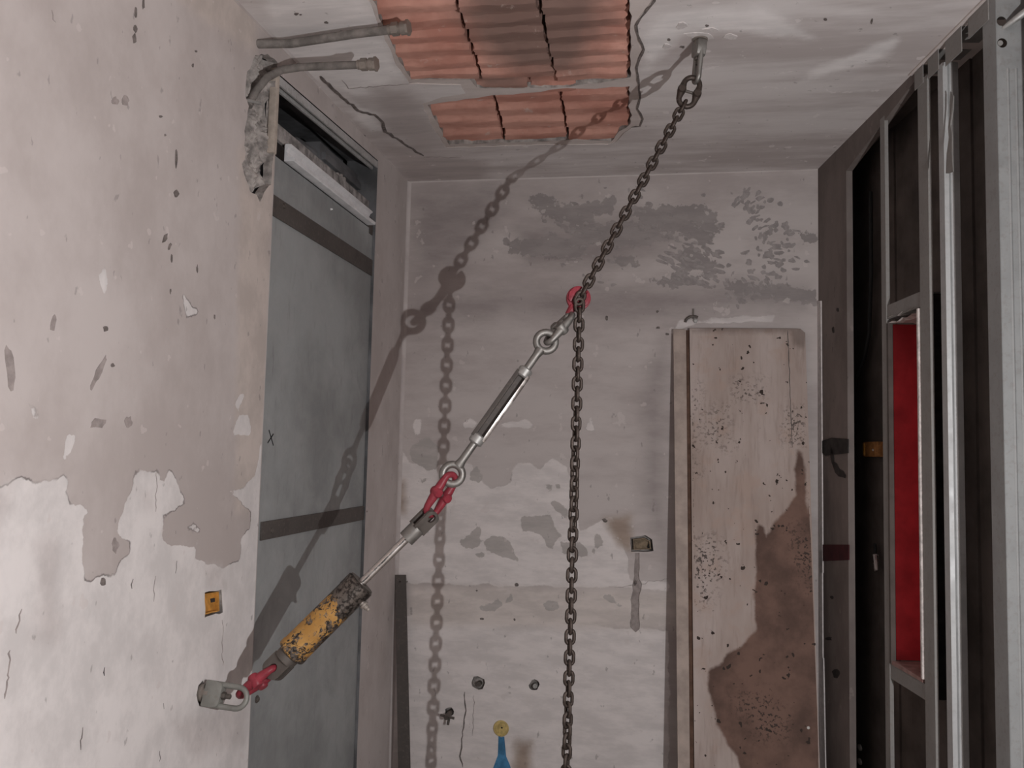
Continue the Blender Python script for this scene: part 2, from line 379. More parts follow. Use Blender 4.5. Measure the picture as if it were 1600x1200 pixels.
isl = [[(112, 795), (125, 790), (140, 800), (128, 806)], [(375, 650), (388, 648), (393, 670), (390, 682), (364, 678), (368, 660)], [(365, 630), (378, 612), (383, 618), (372, 640)], [(285, 460), (300, 478), (312, 480), (310, 492), (290, 498)], [(104, 682), (118, 676), (112, 700), (100, 718)], [(45, 630), (60, 636), (62, 658), (50, 655)], [(155, 432), (163, 420), (168, 440), (165, 465)]]
ghost = [[(320, 885), (345, 885), (350, 915), (325, 918)], [(0, 780), (15, 765), (12, 790), (0, 800)], [(225, 775), (240, 772), (243, 800), (228, 798)], [(60, 850), (90, 840), (90, 1000), (55, 1000)], [(270, 1130), (330, 1110), (390, 1090), (380, 1160), (300, 1190)]]
wl = plate('wall_left', LW, [(YN, 0), (YB, 0), (YB, HC), (YN, HC)], [door_hole, chase, obox, lhole], M_LEFT, (1.35, 4.08, .0, HC), .0125,
    {'white': lambda V: sdfs([LW.pxs(white_px)]+[LW.pxs(i) for i in isl], V),
     'cream': lambda V: sdfs([LW.pxs([(374, 240), (432, 150), (428, 300), (408, 800), (368, 800)]), LW.pxs([(240, -40), (400, -60), (400, 80), (330, 40)])], V)*1.0,
     'ghost': lambda V: sdfs([LW.pxs(i) for i in ghost], V)})
tag(wl, kind='structure')
recess('box_hole', LW, obox, .03, M_MASON, wl)
recess('anchor_hole', LW, lhole, .012, M_MASON, wl, bulge=.002)
# exposed masonry in the chase: a rough sunken bed
ch = recess('broken_masonry', LW, chase, .03, M_MASON, wl, bulge=.010, step=.008)
door_b = MB()
for y0, y1, xf in ((DY0-.0, DY0-.06, .048), (DY1, DY1+.06, .0005)): door_b.box(XL-.14, XL-xf, min(y0, y1), max(y0, y1), 0, HC-.02)
door_b.box(XL-.14, XL-.0005, DY0, DY1, zt1+.002, HC-.02)
tag(door_b.build('trim_1', M_DUCT, smooth=0), kind='structure')
jb = MB(); jb.box(XL-.02, XL+.004, DY0-.022, DY0+.003, 2.44, 2.72); tag(jb.build('door_jamb', M_JAMB, wl, bevel=.004), kind=None)
# small scars of the left wall
marks('faint_spot', LW, [(180, 158, 5, 6), (196, 157, 5, 8), (83, 506, 4, 12, .1), (200, 660, 6, 10), (180, 852, 5, 11), (152, 661, 12, 9)], M_SOFT, wl, n=13)
marks('dark_spot', LW, [(153, 660, 6, 5), (165, 513, 4, 5), (176, 571, 3, 3), (161, 909, 4, 6), (212, 20, 2, 9), (211, 45, 3, 6), (210, 60, 3, 7), (224, 5, 2, 9), (275, 250, 2, 17), (275, 303, 4, 6), (258, 372, 3, 8, .4), (265, 385, 2, 6, .4), (268, 403, 1.5, 7), (308, 420, 1.2, 6), (266, 455, 1.2, 4), (335, 495, 1.2, 4), (306, 80, 2, 2), (301, 102, 1.5, 3), (251, 182, 3, 2), (258, 211, 1.5, 2)], M_MARK, wl)
marks('long_scar', LW, [(155, 580, 5, 28, .42), (15, 575, 7, 30, -.1)], M_SOFT, wl, n=14)
line('hairline', LW, [(208, 905), (206, 920)], .003, M_MARK, wl); line('hairline', LW, [(242, 900), (240, 940)], .002, M_SOFT, wl)
line('hairline', LW, [(129, 1138), (126, 1172)], .003, M_MARK, wl); line('hairline', LW, [(163, 1044), (163, 1056)], .003, M_DARK, wl)
line('hairline', LW, [(15, 1015), (12, 1060), (7, 1092)], .004, M_SOFT, wl); line('hairline', LW, [(33, 950), (25, 990)], .003, M_SOFT, wl)
line('hairline', LW, [(276, 876), (274, 896)], .002, M_MARK, wl); line('hairline', LW, [(256, 1097), (256, 1108)], .002, M_MARK, wl); line('hairline', LW, [(250, 1172), (249, 1190)], .002, M_MARK, wl)
line('hairline', LW, [(347, 968), (348, 1040)], .002, M_SOFT, wl); line('hairline', LW, [(245, 735), (243, 800)], .002, M_SOFT, wl); line('hairline', LW, [(81, 18), (82, 30), (87, 35)], .002, M_SOFT, wl)

# back wall
bbox = rough(BW.pxs([(985, 840), (1008, 836), (1019, 843), (1021, 861), (986, 862)]), .02, .0015)
bchase = rough(BW.pxs([(992, 864), (999, 864), (999, 905), (1003, 912), (999, 930), (999, 983), (993, 988), (985, 980), (987, 930), (991, 900)]), .02, .0018)
stubs = [(747, 1067, 11, 10), (835, 1070, 8, 9), (702, 1112, 7, 7)]
sholes = [BW.pxs([(x+a, y+c) for a, c in blob(12, rx, ry, .5, .12)]) for x, y, rx, ry in stubs]
bw_white = [[(626, 700), (640, 722), (680, 727), (727, 725), (738, 727), (740, 743), (753, 750), (767, 763), (783, 760), (798, 753), (800, 737), (810, 723), (830, 725), (843, 735), (852, 723), (863, 715), (877, 725), (886, 730), (892, 760), (894, 787), (908, 830), (930, 817), (955, 806), (975, 850), (985, 905), (1045, 908), (1045, 925), (960, 918), (640, 912), (620, 905)], [(722, 661), (735, 655), (745, 662), (740, 668), (725, 668)], [(778, 660), (820, 656), (832, 664), (825, 669), (780, 668)], [(914, 670), (922, 655), (928, 672)], [(648, 655), (658, 655), (658, 680), (647, 683)], [(1050, 520), (1060, 500), (1210, 492), (1205, 502), (1075, 508)], [(630, 960), (1045, 985), (1045, 1300), (610, 1300), (615, 960)]]
bw_gray = [[(717, 847), (740, 830), (748, 825), (750, 853), (727, 860)], [(757, 847), (770, 838), (797, 843), (800, 863), (813, 870), (810, 878), (780, 870), (760, 860)], [(813, 807), (860, 803), (863, 820), (877, 837), (863, 857), (853, 847), (840, 833), (817, 830)], [(860, 783), (873, 783), (888, 800), (887, 807), (867, 797)], [(875, 847), (900, 847), (917, 857), (917, 870), (900, 873), (880, 862)], [(640, 700), (667, 683), (683, 697), (683, 727), (680, 735), (660, 733), (642, 717)], [(850, 758), (862, 758), (862, 766), (854, 766)], [(868, 757), (875, 756), (876, 763), (869, 763)], [(848, 945), (856, 940), (872, 940), (871, 951), (856, 955)], [(942, 932), (955, 930), (962, 938), (975, 946), (972, 950), (955, 944)], [(743, 950), (770, 943), (778, 928), (784, 940), (797, 930), (800, 938), (790, 946), (760, 955)], [(740, 862), (755, 866), (752, 871), (742, 869)], [(653, 748), (675, 745), (677, 751), (655, 754)], [(925, 870), (932, 835), (938, 830), (940, 850)], [(730, 735), (745, 730), (757, 745), (750, 752), (735, 750)]]
bw_spl = [[(827, 306), (862, 306), (880, 323), (959, 310), (963, 327), (906, 354), (860, 345), (845, 336)], [(985, 325), (1059, 319), (1112, 323), (1125, 358), (1107, 384), (1059, 367), (1005, 362)], [(1055, 389), (1086, 384), (1121, 415), (1116, 432), (1064, 419)], [(788, 376), (871, 367), (915, 376), (906, 406), (849, 402), (800, 395)], [(1020, 441), (1064, 428), (1116, 446), (1050, 450)], [(960, 402), (995, 400), (994, 419), (975, 415)], [(1250, 365), (1278, 362), (1278, 380), (1255, 380)], [(880, 352), (1000, 345), (1060, 372), (1000, 385), (900, 380)], [(1130, 440), (1230, 445), (1278, 455), (1278, 475), (1150, 465)]]
bw_brown = [[(945, 810), (985, 805), (985, 860), (965, 850)], [(620, 750), (632, 750), (632, 800), (620, 800)], [(805, 1160), (830, 1160), (830, 1300), (800, 1300)]]
bw = plate('wall_back', BW, [(XL, 0), (XR0+.35, 0), (XR0+.35, HC), (XL, HC)], [bbox, bchase]+sholes, M_BACK, (XL, XR0, .0, HC), .0125,
    {'white': lambda V: sdfs([BW.pxs(i) for i in bw_white], V), 'gray': lambda V: sdfs([BW.pxs(i) for i in bw_gray], V), 'splotch': lambda V: sdfs([BW.pxs(i) for i in bw_spl], V),
     'dark_area': lambda V: sdfs([BW.pxs(i) for i in ([(650, 305), (770, 290), (800, 330), (720, 420), (655, 440)], [(800, 350), (1000, 330), (1100, 380), (980, 420), (820, 420)], [(640, 470), (900, 440), (1270, 440), (1270, 490), (900, 500), (640, 500)], [(1040, 540), (1045, 900), (1000, 780), (1000, 600)])], V)-.02,  # soft darker areas of the wall
     'beige': lambda V: sdfs([BW.pxs([(640, 914), (1060, 925), (1060, 985), (640, 975)])], V), 'brown': lambda V: sdfs([BW.pxs(i) for i in bw_brown], V)})
tag(bw, kind='structure')
recess('box_hole', BW, bbox, .035, M_MASON, bw); recess('cable_chase', BW, bchase, .008, M_SOFT, bw, bulge=.001)
for s_ in sholes: recess('pipe_hole', BW, s_, .03, M_MASON, bw, bulge=.002)
dots = []
for i in range(150):
    t = RNG.uniform(-1.0, 1.1); q_ = 1+RNG.normal()*.13
    dots.append((1070+150*q_*math.cos(t), 385+88*q_*math.sin(t), RNG.uniform(2, 7.5), RNG.uniform(1.5, 4.2), t*.8+RNG.uniform(-.3, .3)))
for i in range(90): dots.append((RNG.uniform(850, 1140), RNG.normal(365, 42), RNG.uniform(2, 9), RNG.uniform(1.2, 3.4), RNG.uniform(-.2, .5)))
for i in range(50): dots.append((RNG.uniform(1030, 1125), RNG.uniform(385, 445), RNG.uniform(4, 10), RNG.uniform(2, 4), RNG.uniform(.1, .6)))
M_SPL = simple('grey_splash', (.345, .31, .30), .95, 0, .15, 40, .3, False)
marks('splash', BW, [d for d in dots if 280 < d[1] < 500 and 800 < d[0] < 1262], M_SPL, bw, .0006, 8, .35)
marks('dark_spot', BW, [(807, 914, 3, 3), (745, 923, 1.5, 1.5), (636, 909, 1.5, 1.5), (753, 967, 3, 2), (804, 968, 1.5, 2), (948, 497, 2, 4), (1027, 487, 2, 2), (1028, 512, 3, 2), (1042, 522, 3, 2), (993, 911, 2.5, 5, .3), (945, 813, 4, 3)], M_MARK, bw)
line('crack', LW, [(629, 705), (624, 712), (622, 760), (621, 800), (626, 814)], .012, M_DARK, wl, jit=.3)
line('crack', BW, [(726, 1080), (727, 1110), (722, 1150), (719, 1180), (723, 1199)], .006, M_MARK, bw, jit=.6); line('crack', BW, [(740, 1085), (738, 1150)], .003, M_SOFT, bw); line('crack', BW, [(1045, 905), (960, 918)], .002, M_SOFT, bw)
bp = BW.pxs([(779, 1150), (783, 1152), (788, 1151), (790, 1172), (791, 1182), (797, 1196), (806, 1230), (760, 1230), (772, 1196), (778, 1180)])
MB().prism(bp, lambda u, v: BW.to3(u, v, -.001), lambda u, v: BW.to3(u, v, .0015)).build('blue_paint', M_BLUE, bw, smooth=0)['label'] = 'blue paint streak under the yellow cap'
# plaster fillets in the two corners of the back wall
M_FIL = plaster('plaster_fillet', (.47, .415, .40), (.60, .545, .525), [], speck=False)
for nm, a, b_ in (('corner_fillet', (XL, YB, 0), (XL, YB, HC)), ('ceiling_fillet', (XL, YB, HC), (XR0, YB, HC))):
    f_ = MB(); up = nm == 'corner_fillet'; k = .016 if up else .006
    for i in range(14):
        t0, t1 = i/14, (i+1)/14; p0 = np.array(a)+(np.array(b_)-np.array(a))*t0; p1 = np.array(a)+(np.array(b_)-np.array(a))*t1
        d1, d2 = ((1, 0, 0), (0, -1, 0)) if up else ((0, 0, -1), (0, -1, 0)); d1, d2 = np.array(d1)*k, np.array(d2)*k
        prof = [d1, d1*.45+d2*.12, d1*.12+d2*.45, d2]
        f_.add([p0+q for q in prof]+[p1+q for q in prof], [(j, j+1, j+5, j+4) for j in range(3)])
    f_.build(nm, M_FIL, bw, smooth=60)

# ceiling with the broken-open patch
open1_px = [(560, -45), (590, 18), (598, 40), (611, 66), (622, 92), (634, 112), (643, 126), (700, 125), (735, 126), (745, 138), (800, 140), (826, 138), (845, 139), (890, 137), (905, 134), (960, 127), (985, 122), (986, 60), (983, 0), (982, -60)]
open2_px = [(668, 165), (700, 160), (770, 150), (830, 146), (872, 140), (930, 140), (984, 136), (985, 195), (968, 206), (955, 222), (900, 219), (840, 222), (760, 225), (702, 227), (690, 205), (680, 188)]
outer_px = [(545, -60), (583, 15), (592, 42), (606, 70), (616, 95), (630, 116), (640, 131), (720, 133), (728, 146), (690, 152), (660, 162), (672, 192), (697, 231), (760, 229), (850, 226), (950, 226), (962, 222), (975, 208), (988, 199), (1000, 197), (1004, 186), (996, 170), (1000, 155), (997, 132), (994, 105), (1006, 76), (992, 40), (1003, 22), (1015, 8), (1024, -15), (1030, -60)]
op1 = rough(CE.pxs(open1_px), .03, .003); op2 = rough(CE.pxs(open2_px), .03, .003); outr = rough(CE.pxs(outer_px), .03, .002)
xr_near = RW.to3((YB-YN)/-RW.e1[1], 0)[0]
ce_light = [[(395, -30), (560, -30), (590, 45), (630, 120), (560, 150), (470, 120), (430, 70)], [(1000, 60), (1030, 20), (1200, 10), (1270, 60), (1080, 40), (1010, 110)], [(1270, 110), (1400, 60), (1380, 90), (1250, 130)], [(540, 150), (585, 178), (600, 200), (580, 205), (555, 185)]]
ce_dusk = [[(590, 215), (640, 240), (760, 250), (760, 280), (640, 285)], [(590, 140), (640, 140), (690, 225), (650, 232), (600, 195)]]
ce = plate('ceiling', CE, [(XL, YN), (xr_near, YN), (XR0, YB), (XL, YB)], [outr], M_CEIL, (XL, 1.0, 2.0, YB), .016,
    {'light': lambda V: sdfs([CE.pxs(i) for i in ce_light], V), 'dusk': lambda V: sdfs([CE.pxs(i) for i in ce_dusk], V)})
tag(ce, kind='structure')
us = [p[0] for p in outr]; vs = [p[1] for p in outr]
FD = .003                                    # thickness of the finishing coat
recess('finish_edge', CE, outr, FD, M_BASECOAT, ce, floor=False)
plate('base_coat', CE, outr, [op1, op2], M_BASECOAT, (min(us), max(us), min(vs), max(vs)), .02, None, ce, -FD, disp=lambda V: RNG.normal(size=len(V))*.0006)
for q in (op1, op2):
    n = len(q); b = MB(); b.add([CE.to3(u, v, -FD) for u, v in q]+[CE.to3(u, v, -.09) for u, v in q], [(i, (i+1) % n, n+(i+1) % n, n+i) for i in range(n)]); b.build('broken_edge', M_MASON, ce, smooth=0)
# hollow clay blocks with ribbed undersides, each block a piece
def clay(x0a, x0b, x1a, x1b, y0, y1, ribs, soot_and_shade, ragged=False, z0=.006, amp=.019):
    """a block between two slanting side lines; x0a/x1a at y0, x0b/x1b at y1"""
    nx, v, f = 10, [], []; rows = []
    p = (y1-y0)/ribs
    for r in range(ribs):
        for t, hgt in ((0.0, amp), (.12, amp*.98), (.30, amp*.94), (.40, amp*.80), (.50, amp*.30), (.56, amp*.06), (.62, 0.0), (.80, .0006), (.955, .0002), (.985, amp*.85)): rows.append((y0+(r+t)*p, hgt, r))
    rows.append((y1, amp, ribs))
    lip = [RNG.uniform(-.008, .008) for _ in range(9)]
    jit = {r: RNG.uniform(-.004, .004) for r in range(ribs+1)}
    for y, hgt, r in rows:
        t = (y-y0)/(y1-y0); a, c = x0a+(x0b-x0a)*t, x1a+(x1b-x1a)*t
        for i in range(nx+1):
            s_ = i/nx; e = 0 if 0 < i < nx else RNG.uniform(-.004, .004)-(.016*(1-hgt/amp) if i == nx and ragged else 0)*RNG.uniform(.3, 1)
            wob = (lip[r % len(lip)]*math.sin(math.pi*s_)+.0045*math.sin(3.1*s_+r*2.3)+.002*math.sin(9*s_+r))*(hgt < amp*.9)*(1 if hgt < amp*.5 else .6)
            v.append((a+(c-a)*s_+e, y+wob+RNG.normal()*.0012, HC+z0+hgt+jit[r]*.5+RNG.normal()*.0007))
    nr_ = len(rows)
    for j in range(nr_-1):
        for i in range(nx): k = j*(nx+1)+i; f.append((k, k+nx+1, k+nx+2, k+1))
    k = len(v); v += [(x, y, HC+.085) for x, y, z in v[:]]          # back of the block
    ring = [i for i in range(nx+1)]+[j*(nx+1)+nx for j in range(1, nr_)]+[(nr_-1)*(nx+1)+i for i in range(nx-1, -1, -1)]+[j*(nx+1) for j in range(nr_-2, 0, -1)]
    for a, c in zip(ring, ring[1:]+ring[:1]): f.append((a, c, c+k, a+k))
    me = bpy.data.meshes.new('brick'); me.from_pydata(v, [], f); at = me.attributes.new('soot_and_shade', 'FLOAT', 'POINT')
    P = np.array(v)[:, :2]; at.data.foreach_set('value', np.clip(sdfs([CE.pxs(q) for q in soot_and_shade], P), -.3, .3).astype(np.float32))
    bm = bmesh.new(); bm.from_mesh(me); bmesh.ops.recalc_face_normals(bm, faces=bm.faces); bm.to_mesh(me); bm.free()
    finish(me, M_CLAY, 25); return link('brick', me, ce)
soot_and_shade = [[(715, -60), (985, -60), (950, 40), (910, 122), (800, 118), (735, 70), (712, 10)], [(740, 125), (825, 125), (820, 145), (745, 142)]]  # soot lying on the clay blocks
def cx(x, y): return CE.px(x, y)
def block(tl, bl_, tr, br_, ribs, ragged=False):
    a, b, c, d = cx(*tl), cx(*bl_), cx(*tr), cx(*br_); y0 = .5*(a[1]+c[1]); y1 = .5*(b[1]+d[1])
    return clay(a[0], b[0], c[0], d[0], y0, y1, ribs, soot_and_shade, ragged)
g_ = 2.0
block((545, -60), (634, 129), (690-g_, -60), (752-g_, 129), 8); block((690+g_, -60), (752+g_, 125), (826-g_-2, -60), (868-g_, 125), 8); block((826+g_+2, -60), (868+g_, 128), (984, -60), (985, 128), 8, True)
block((738, 127), (742, 146), (824, 127), (824, 146), 1); block((828, 127), (830, 146), (899, 127), (899, 146), 1)
block((650, 137), (695, 236), (768-g_, 137), (792-g_, 236), 5); block((768+g_, 137), (792+g_, 236), (873-g_, 137), (890-g_, 236), 5); block((873+g_, 137), (890+g_, 236), (984, 137), (985, 236), 5, True)
MB().box(-1.1, .15, 2.0, 3.75, HC+.086, HC+.12).build('slab', M_DARK, ce, smooth=0)
line('crack', CE, [(500, 118), (535, 152), (560, 172), (585, 180), (597, 190), (604, 205), (625, 220), (645, 233), (662, 243)], .012, M_MARK, ce, .003, .8)
line('crack', CE, [(1030, -20), (1022, 2), (1012, 14), (1002, 26), (993, 40), (1000, 62), (1006, 77), (1000, 90), (995, 105), (998, 132), (1000, 155), (996, 170), (1004, 186), (1000, 196), (987, 199)], .008, M_MARK, ce, .0012, .5)
line('crack', CE, [(535, 125), (545, 138), (640, 131)], .004, M_SOFT, ce, .001, .5); line('crack', CE, [(662, 245), (720, 246)], .004, M_SOFT, ce, .001, .5)
marks('dark_spot', CE, [(1105, 40, 3, 2), (1066, 73, 4, 2), (1045, 62, 3, 2), (540, 205, 3, 3), (567, 212, 4, 3), (463, 22, 4, 2), (470, 23, 2, 1), (510, 35, 3, 2), (1290, 30, 3, 2), (1362, 33, 2, 4)], M_MARK, ce, .001)
marks('raised_chip', CE, [(1095, 55, 22, 6), (1110, 47, 12, 4), (1140, 56, 10, 5), (1042, 72, 6, 4), (1065, 40, 8, 5)], M_CHIP, ce, .0025)

# ------------------------------------------------------------------ right wall: open metal-stud partition
wr_b = MB()
ucor = RW.pxs([(1279, 264), (1430, 100), (1431, 124), (1321, 268)])
zpost = [RW.px(1321, 268)[0], RW.px(1329, 1190)[0]]; UP = .5*(zpost[0]+zpost[1])
po = [(0, 0), (UP, 0), (UP, ucor[3][1]), (ucor[2][0], ucor[2][1]), (ucor[1][0], HC), (0, HC)]
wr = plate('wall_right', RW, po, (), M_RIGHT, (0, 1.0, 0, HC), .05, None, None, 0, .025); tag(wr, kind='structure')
def ru(x, y=700): return RW.px(x, y)[0]
def sheetmetal(name, prof, z0, z1, m, parent, th=.0016):
    """a folded steel section standing upright: prof in (along wall, depth) metres"""
    b = MB(); q = [np.array(p, float) for p in prof]; nn = []
    for i in range(len(q)):
        d = nrm(q[min(i+1, len(q)-1)]-q[max(i-1, 0)]); nn.append(np.array([-d[1], d[0]]))
    loop = [tuple(p) for p in q]+[tuple(q[i]+nn[i]*th) for i in range(len(q)-1, -1, -1)]
    n = len(q); v = [rw3(u, h, z) for z in (z0, z1) for u, h in loop]; N2 = 2*n
    f = [(i, (i+1) % N2, N2+(i+1) % N2, N2+i) for i in range(N2)]+[(i, i+1, N2-2-i, N2-1-i) for i in range(n-1)]+[(N2+i, N2+N2-1-i, N2+N2-2-i, N2+i+1) for i in range(n-1)]
    b.add(v, f); return b.build(name, m, parent, smooth=0)
UA0, UA1 = ru(1380), ru(1387); UB0, UB1 = ru(1441), ru(1456); UC0, UC1 = ru(1474), ru(1482); UD0, UD1 = ru(1548), ru(1569)
def zc(u, dz=.035): return HC-dz
sheetmetal('stud', [(UA0, -.022), (UA0, -.001), (UA1, -.001), (UA1, -.012)], 0, HC-.05, M_STUD, wr)
sheetmetal('stud', [(UB0, -.012), (UB0, -.001), (UB1, -.001), (UB1, -.010)], 0, HC-.05, M_STUD, wr)
sheetmetal('stud', [(UC0, -.012), (UC0, -.001), (UC1, -.001), (UC1+.002, -.012), (UC1-.002, -.020), (UC1+.002, -.028), (UC1, -.045), (UC0, -.045)], 0, HC-.06, steel('shiny_stud_steel', (.48, .48, .475), .42, .35, .25, .15, True), wr)
# the nearest stud: flange, then a broad ribbed web with two round cable holes near its top
sheetmetal('stud', [(UD0, -.014), (UD0, -.001), (UD1, -.001)], 0, HC-.004, M_STUDL, wr)
WB = Plane(RW.to3(UD1, 0), -RW.n, (0, 0, 1), RW.e1)
holes = []
for hx, hy in ((1565, 33), (1566, 67)):
    c = WB.px(hx, hy); holes.append([(c[0]+.0135*math.cos(t), c[1]+.0135*math.sin(t)) for t in np.linspace(0, 2*math.pi, 20)[:-1]])
plate('stud_web', WB, [(0, 0), (.105, 0), (.105, HC-.004), (0, HC-.004)], holes, M_STUDL, None, .05, None, wr, 0, .0016)
rb = MB()
for s_ in (.030, .052, .085):
    rb.add([WB.to3(s_-.004, .0, .0005), WB.to3(s_, .0, .003), WB.to3(s_+.004, .0, .0005), WB.to3(s_-.004, HC-.22, .0005), WB.to3(s_, HC-.22, .003), WB.to3(s_+.004, HC-.22, .0005)], [(0, 1, 4, 3), (1, 2, 5, 4), (0, 2, 1), (3, 4, 5)])
rb.build('web_rib', M_STUDL, wr, smooth=0)
for i, c in enumerate(holes[1:]):
    cc = np.mean(c, 0); b = MB(); b.tube([WB.to3(cc[0]-.005, cc[1], -.03), WB.to3(cc[0]-.005, cc[1], .0)], .0075, 12); b.build('hole_grommet', M_STUD, wr)
# boards that close the far side of the cavity
uj = [-.02, ru(1352)-.02, ru(1413), ru(1462), ru(1520), ru(1575), 2.05]
for i in range(len(uj)-1):
    off = -.125-.006*(i % 2)
    b = MB(); v = [rw3(u, h, z) for z in (0, HC) for u, h in ((uj[i]+.003, off), (uj[i+1]-.003, off), (uj[i+1]-.003, off-.0125), (uj[i]+.003, off-.0125))]
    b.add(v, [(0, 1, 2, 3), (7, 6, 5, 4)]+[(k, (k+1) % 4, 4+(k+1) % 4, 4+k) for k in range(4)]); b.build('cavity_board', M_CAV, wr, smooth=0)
b = MB(); v = [rw3(u, h, z) for z in (0, HC) for u, h in ((-.05, -.24), (2.1, -.24), (2.1, -.26), (-.05, -.26))]
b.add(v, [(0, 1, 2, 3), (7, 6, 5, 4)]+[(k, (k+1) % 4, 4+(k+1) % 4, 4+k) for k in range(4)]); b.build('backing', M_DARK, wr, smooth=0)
b = MB(); v = [rw3(u, h, z) for z in (HC+.001, HC+.03) for u, h in ((-.05, -.0), (2.1, -.0), (2.1, -.27), (-.05, -.27))]
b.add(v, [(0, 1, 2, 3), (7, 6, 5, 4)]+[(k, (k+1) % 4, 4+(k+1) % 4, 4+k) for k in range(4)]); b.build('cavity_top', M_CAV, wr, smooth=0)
# near part of the partition, outside the frame: boarded
b = MB(); un = (YB-YN)/-RW.e1[1]; v = [rw3(u, h, z) for z in (0, HC) for u, h in ((2.05, 0), (un, 0), (un, -.1), (2.05, -.1))]
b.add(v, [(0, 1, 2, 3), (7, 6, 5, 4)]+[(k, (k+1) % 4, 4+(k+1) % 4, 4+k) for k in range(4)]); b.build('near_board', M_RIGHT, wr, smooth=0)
# broken runs of the head track under the ceiling
for (xa, ya), (xb, yb), dz in (((1430, 112), (1443, 98), .055), ((1451, 80), (1467, 62), .060), ((1478, 62), (1503, 36), .072), ((1514, 28), (1545, -4), .055)):
    u0, u1 = ru(xa, ya), ru(xb, yb); b = MB(); v = [rw3(u, h, z) for z in (HC-dz-.012, HC-.006) for u, h in ((u0, .003), (u1, .003), (u1, .0005), (u0, .0005))]
    b.add(v, [(0, 1, 2, 3), (7, 6, 5, 4)]+[(k, (k+1) % 4, 4+(k+1) % 4, 4+k) for k in range(4)])
    v = [rw3(u, h, z) for z in (HC-.008, HC-.006) for u, h in ((u0, .003), (u1, .003), (u1, -.10), (u0, -.10))]
    b.add(v, [(0, 1, 2, 3), (7, 6, 5, 4)]+[(k, (k+1) % 4, 4+(k+1) % 4, 4+k) for k in range(4)]); b.build('head_track', M_STUD, wr, smooth=0)
ut = [ru(1425, 105), 2.05]; b = MB(); v = [rw3(u, h, z) for z in (HC-.006, HC-.001) for u, h in ((ut[0], .012), (ut[1], .012), (ut[1], -.20), (ut[0], -.20))]
b.add(v, [(0, 1, 2, 3), (7, 6, 5, 4)]+[(k, (k+1) % 4, 4+(k+1) % 4, 4+k) for k in range(4)]); b.build('ceiling_edge', M_CEIL if False else M_BASECOAT, wr, smooth=0)
# dark red paint band and dark smear on the end strip
q = RW.pxs([(1281, 851), (1327, 851), (1327, 875), (1282, 877)])
MB().prism(q, lambda u, v: RW.to3(u, v, -.001), lambda u, v: RW.to3(u, v, .004)).build('red_band', simple('oxblood_paint', (.055, .01, .013), .8, 0, .2, 20, .2, False), wr, smooth=0)['label'] = 'dark red painted band'
q = RW.pxs([(1282, 690), (1300, 684), (1326, 686), (1326, 708), (1290, 712), (1283, 705)])
MB().prism(q, lambda u, v: RW.to3(u, v, -.001), lambda u, v: RW.to3(u, v, .003)).build('dark_smear', M_DARK, wr, smooth=0)
q = [(1300, 700), (1303, 725), (1312, 738), (1322, 745)]; line('dark_smear', RW, q, .035, M_DARK, wr, .003, .4)
marks('dark_spot', RW, [(1300, 933, 3, 3), (1307, 1052, 6, 6), (1295, 998, 5, 3), (1309, 484, 2, 3), (1302, 515, 2, 6)], M_DARK, wr, .001)
for pq in ([(1279, 470), (1284, 470), (1287, 895), (1281, 895)], [(1281, 860), (1286, 860), (1287, 1028), (1282, 1028)], [(1281, 1028), (1288, 1028), (1292, 1240), (1283, 1240)]):
    q = RW.pxs(pq); MB().prism(q, lambda u, v: RW.to3(u, v, -.001), lambda u, v: RW.to3(u, v, .005)).build('skim_edge', M_CHIP, wr, smooth=0)

# red-lined opening through the partition
un0, un1 = ru(1388, 720), ru(1440, 720); zn0, zn1 = .5*(RW.px(1395, 1033)[1]+RW.px(1450, 1066)[1]), .5*(RW.px(1387, 512)[1]+RW.px(1440, 479)[1])
nt_ = thing('wall_niche', 'narrow red-lined opening between the grey metal studs of the right-hand partition', 'niche', rw3(un0, 0, zn0))
def rbox(name, u0, u1, h0, h1, z0, z1, m, bevel=0):
    b = MB(); v = [np.array(rw3(u, h, z))-np.array(rw3(un0, 0, zn0)) for z in (z0, z1) for u, h in ((u0, h0), (u1, h0), (u1, h1), (u0, h1))]
    b.add(v, [(0, 1, 2, 3), (7, 6, 5, 4)]+[(k, (k+1) % 4, 4+(k+1) % 4, 4+k) for k in range(4)]); return b.build(name, m, nt_, 0 if not bevel else 35, bevel)
rbox('far_reveal', un0, un0+.012, -.118, -.016, zn0+.003, zn1-.003, M_NICHE)
rbox('far_edge', un0, un0+.013, -.015, .002, zn0-.01, zn1+.0, M_CAV)
rbox('near_reveal', un1-.012, un1, -.118, -.016, zn0+.003, zn1-.003, M_NICHE)['label'] = 'red lining on the near side'
rbox('near_edge', un1-.014, un1-.0005, -.015, .006, zn0-.0, zn1+.012, M_RAW, .003)['label'] = 'pale raw board edge'
rbox('sill', un0+.012, un1-.014, -.118, .0, zn0-.012, zn0, M_SILL)
sf = MB(); pts = []
for i in range(7):
    for j in range(5): pts.append(np.array(rw3(un0+.006+(un1-un0-.022)*i/6, .0-.118*j/4, zn1+RNG.uniform(-.006, .004)))-np.array(rw3(un0, 0, zn0)))
sf.add(pts, [(i*5+j, i*5+j+1, (i+1)*5+j+1, (i+1)*5+j) for i in range(6) for j in range(4)]); k_ = len(pts); sf.add([p+np.array((0, 0, .02)) for p in pts], [(i*5+j, (i+1)*5+j, (i+1)*5+j+1, i*5+j+1) for i in range(6) for j in range(4)])
sf.build('soffit', M_RAW, nt_, 0)['label'] = 'rough torn white underside'
rbox('header_track', un0, un1-.001, -.10, -.002, zn1+.016, zn1+.066, M_STUD); rbox('sill_track', un0, un1-.001, -.10, -.002, zn0-.062, zn0-.013, M_STUD)
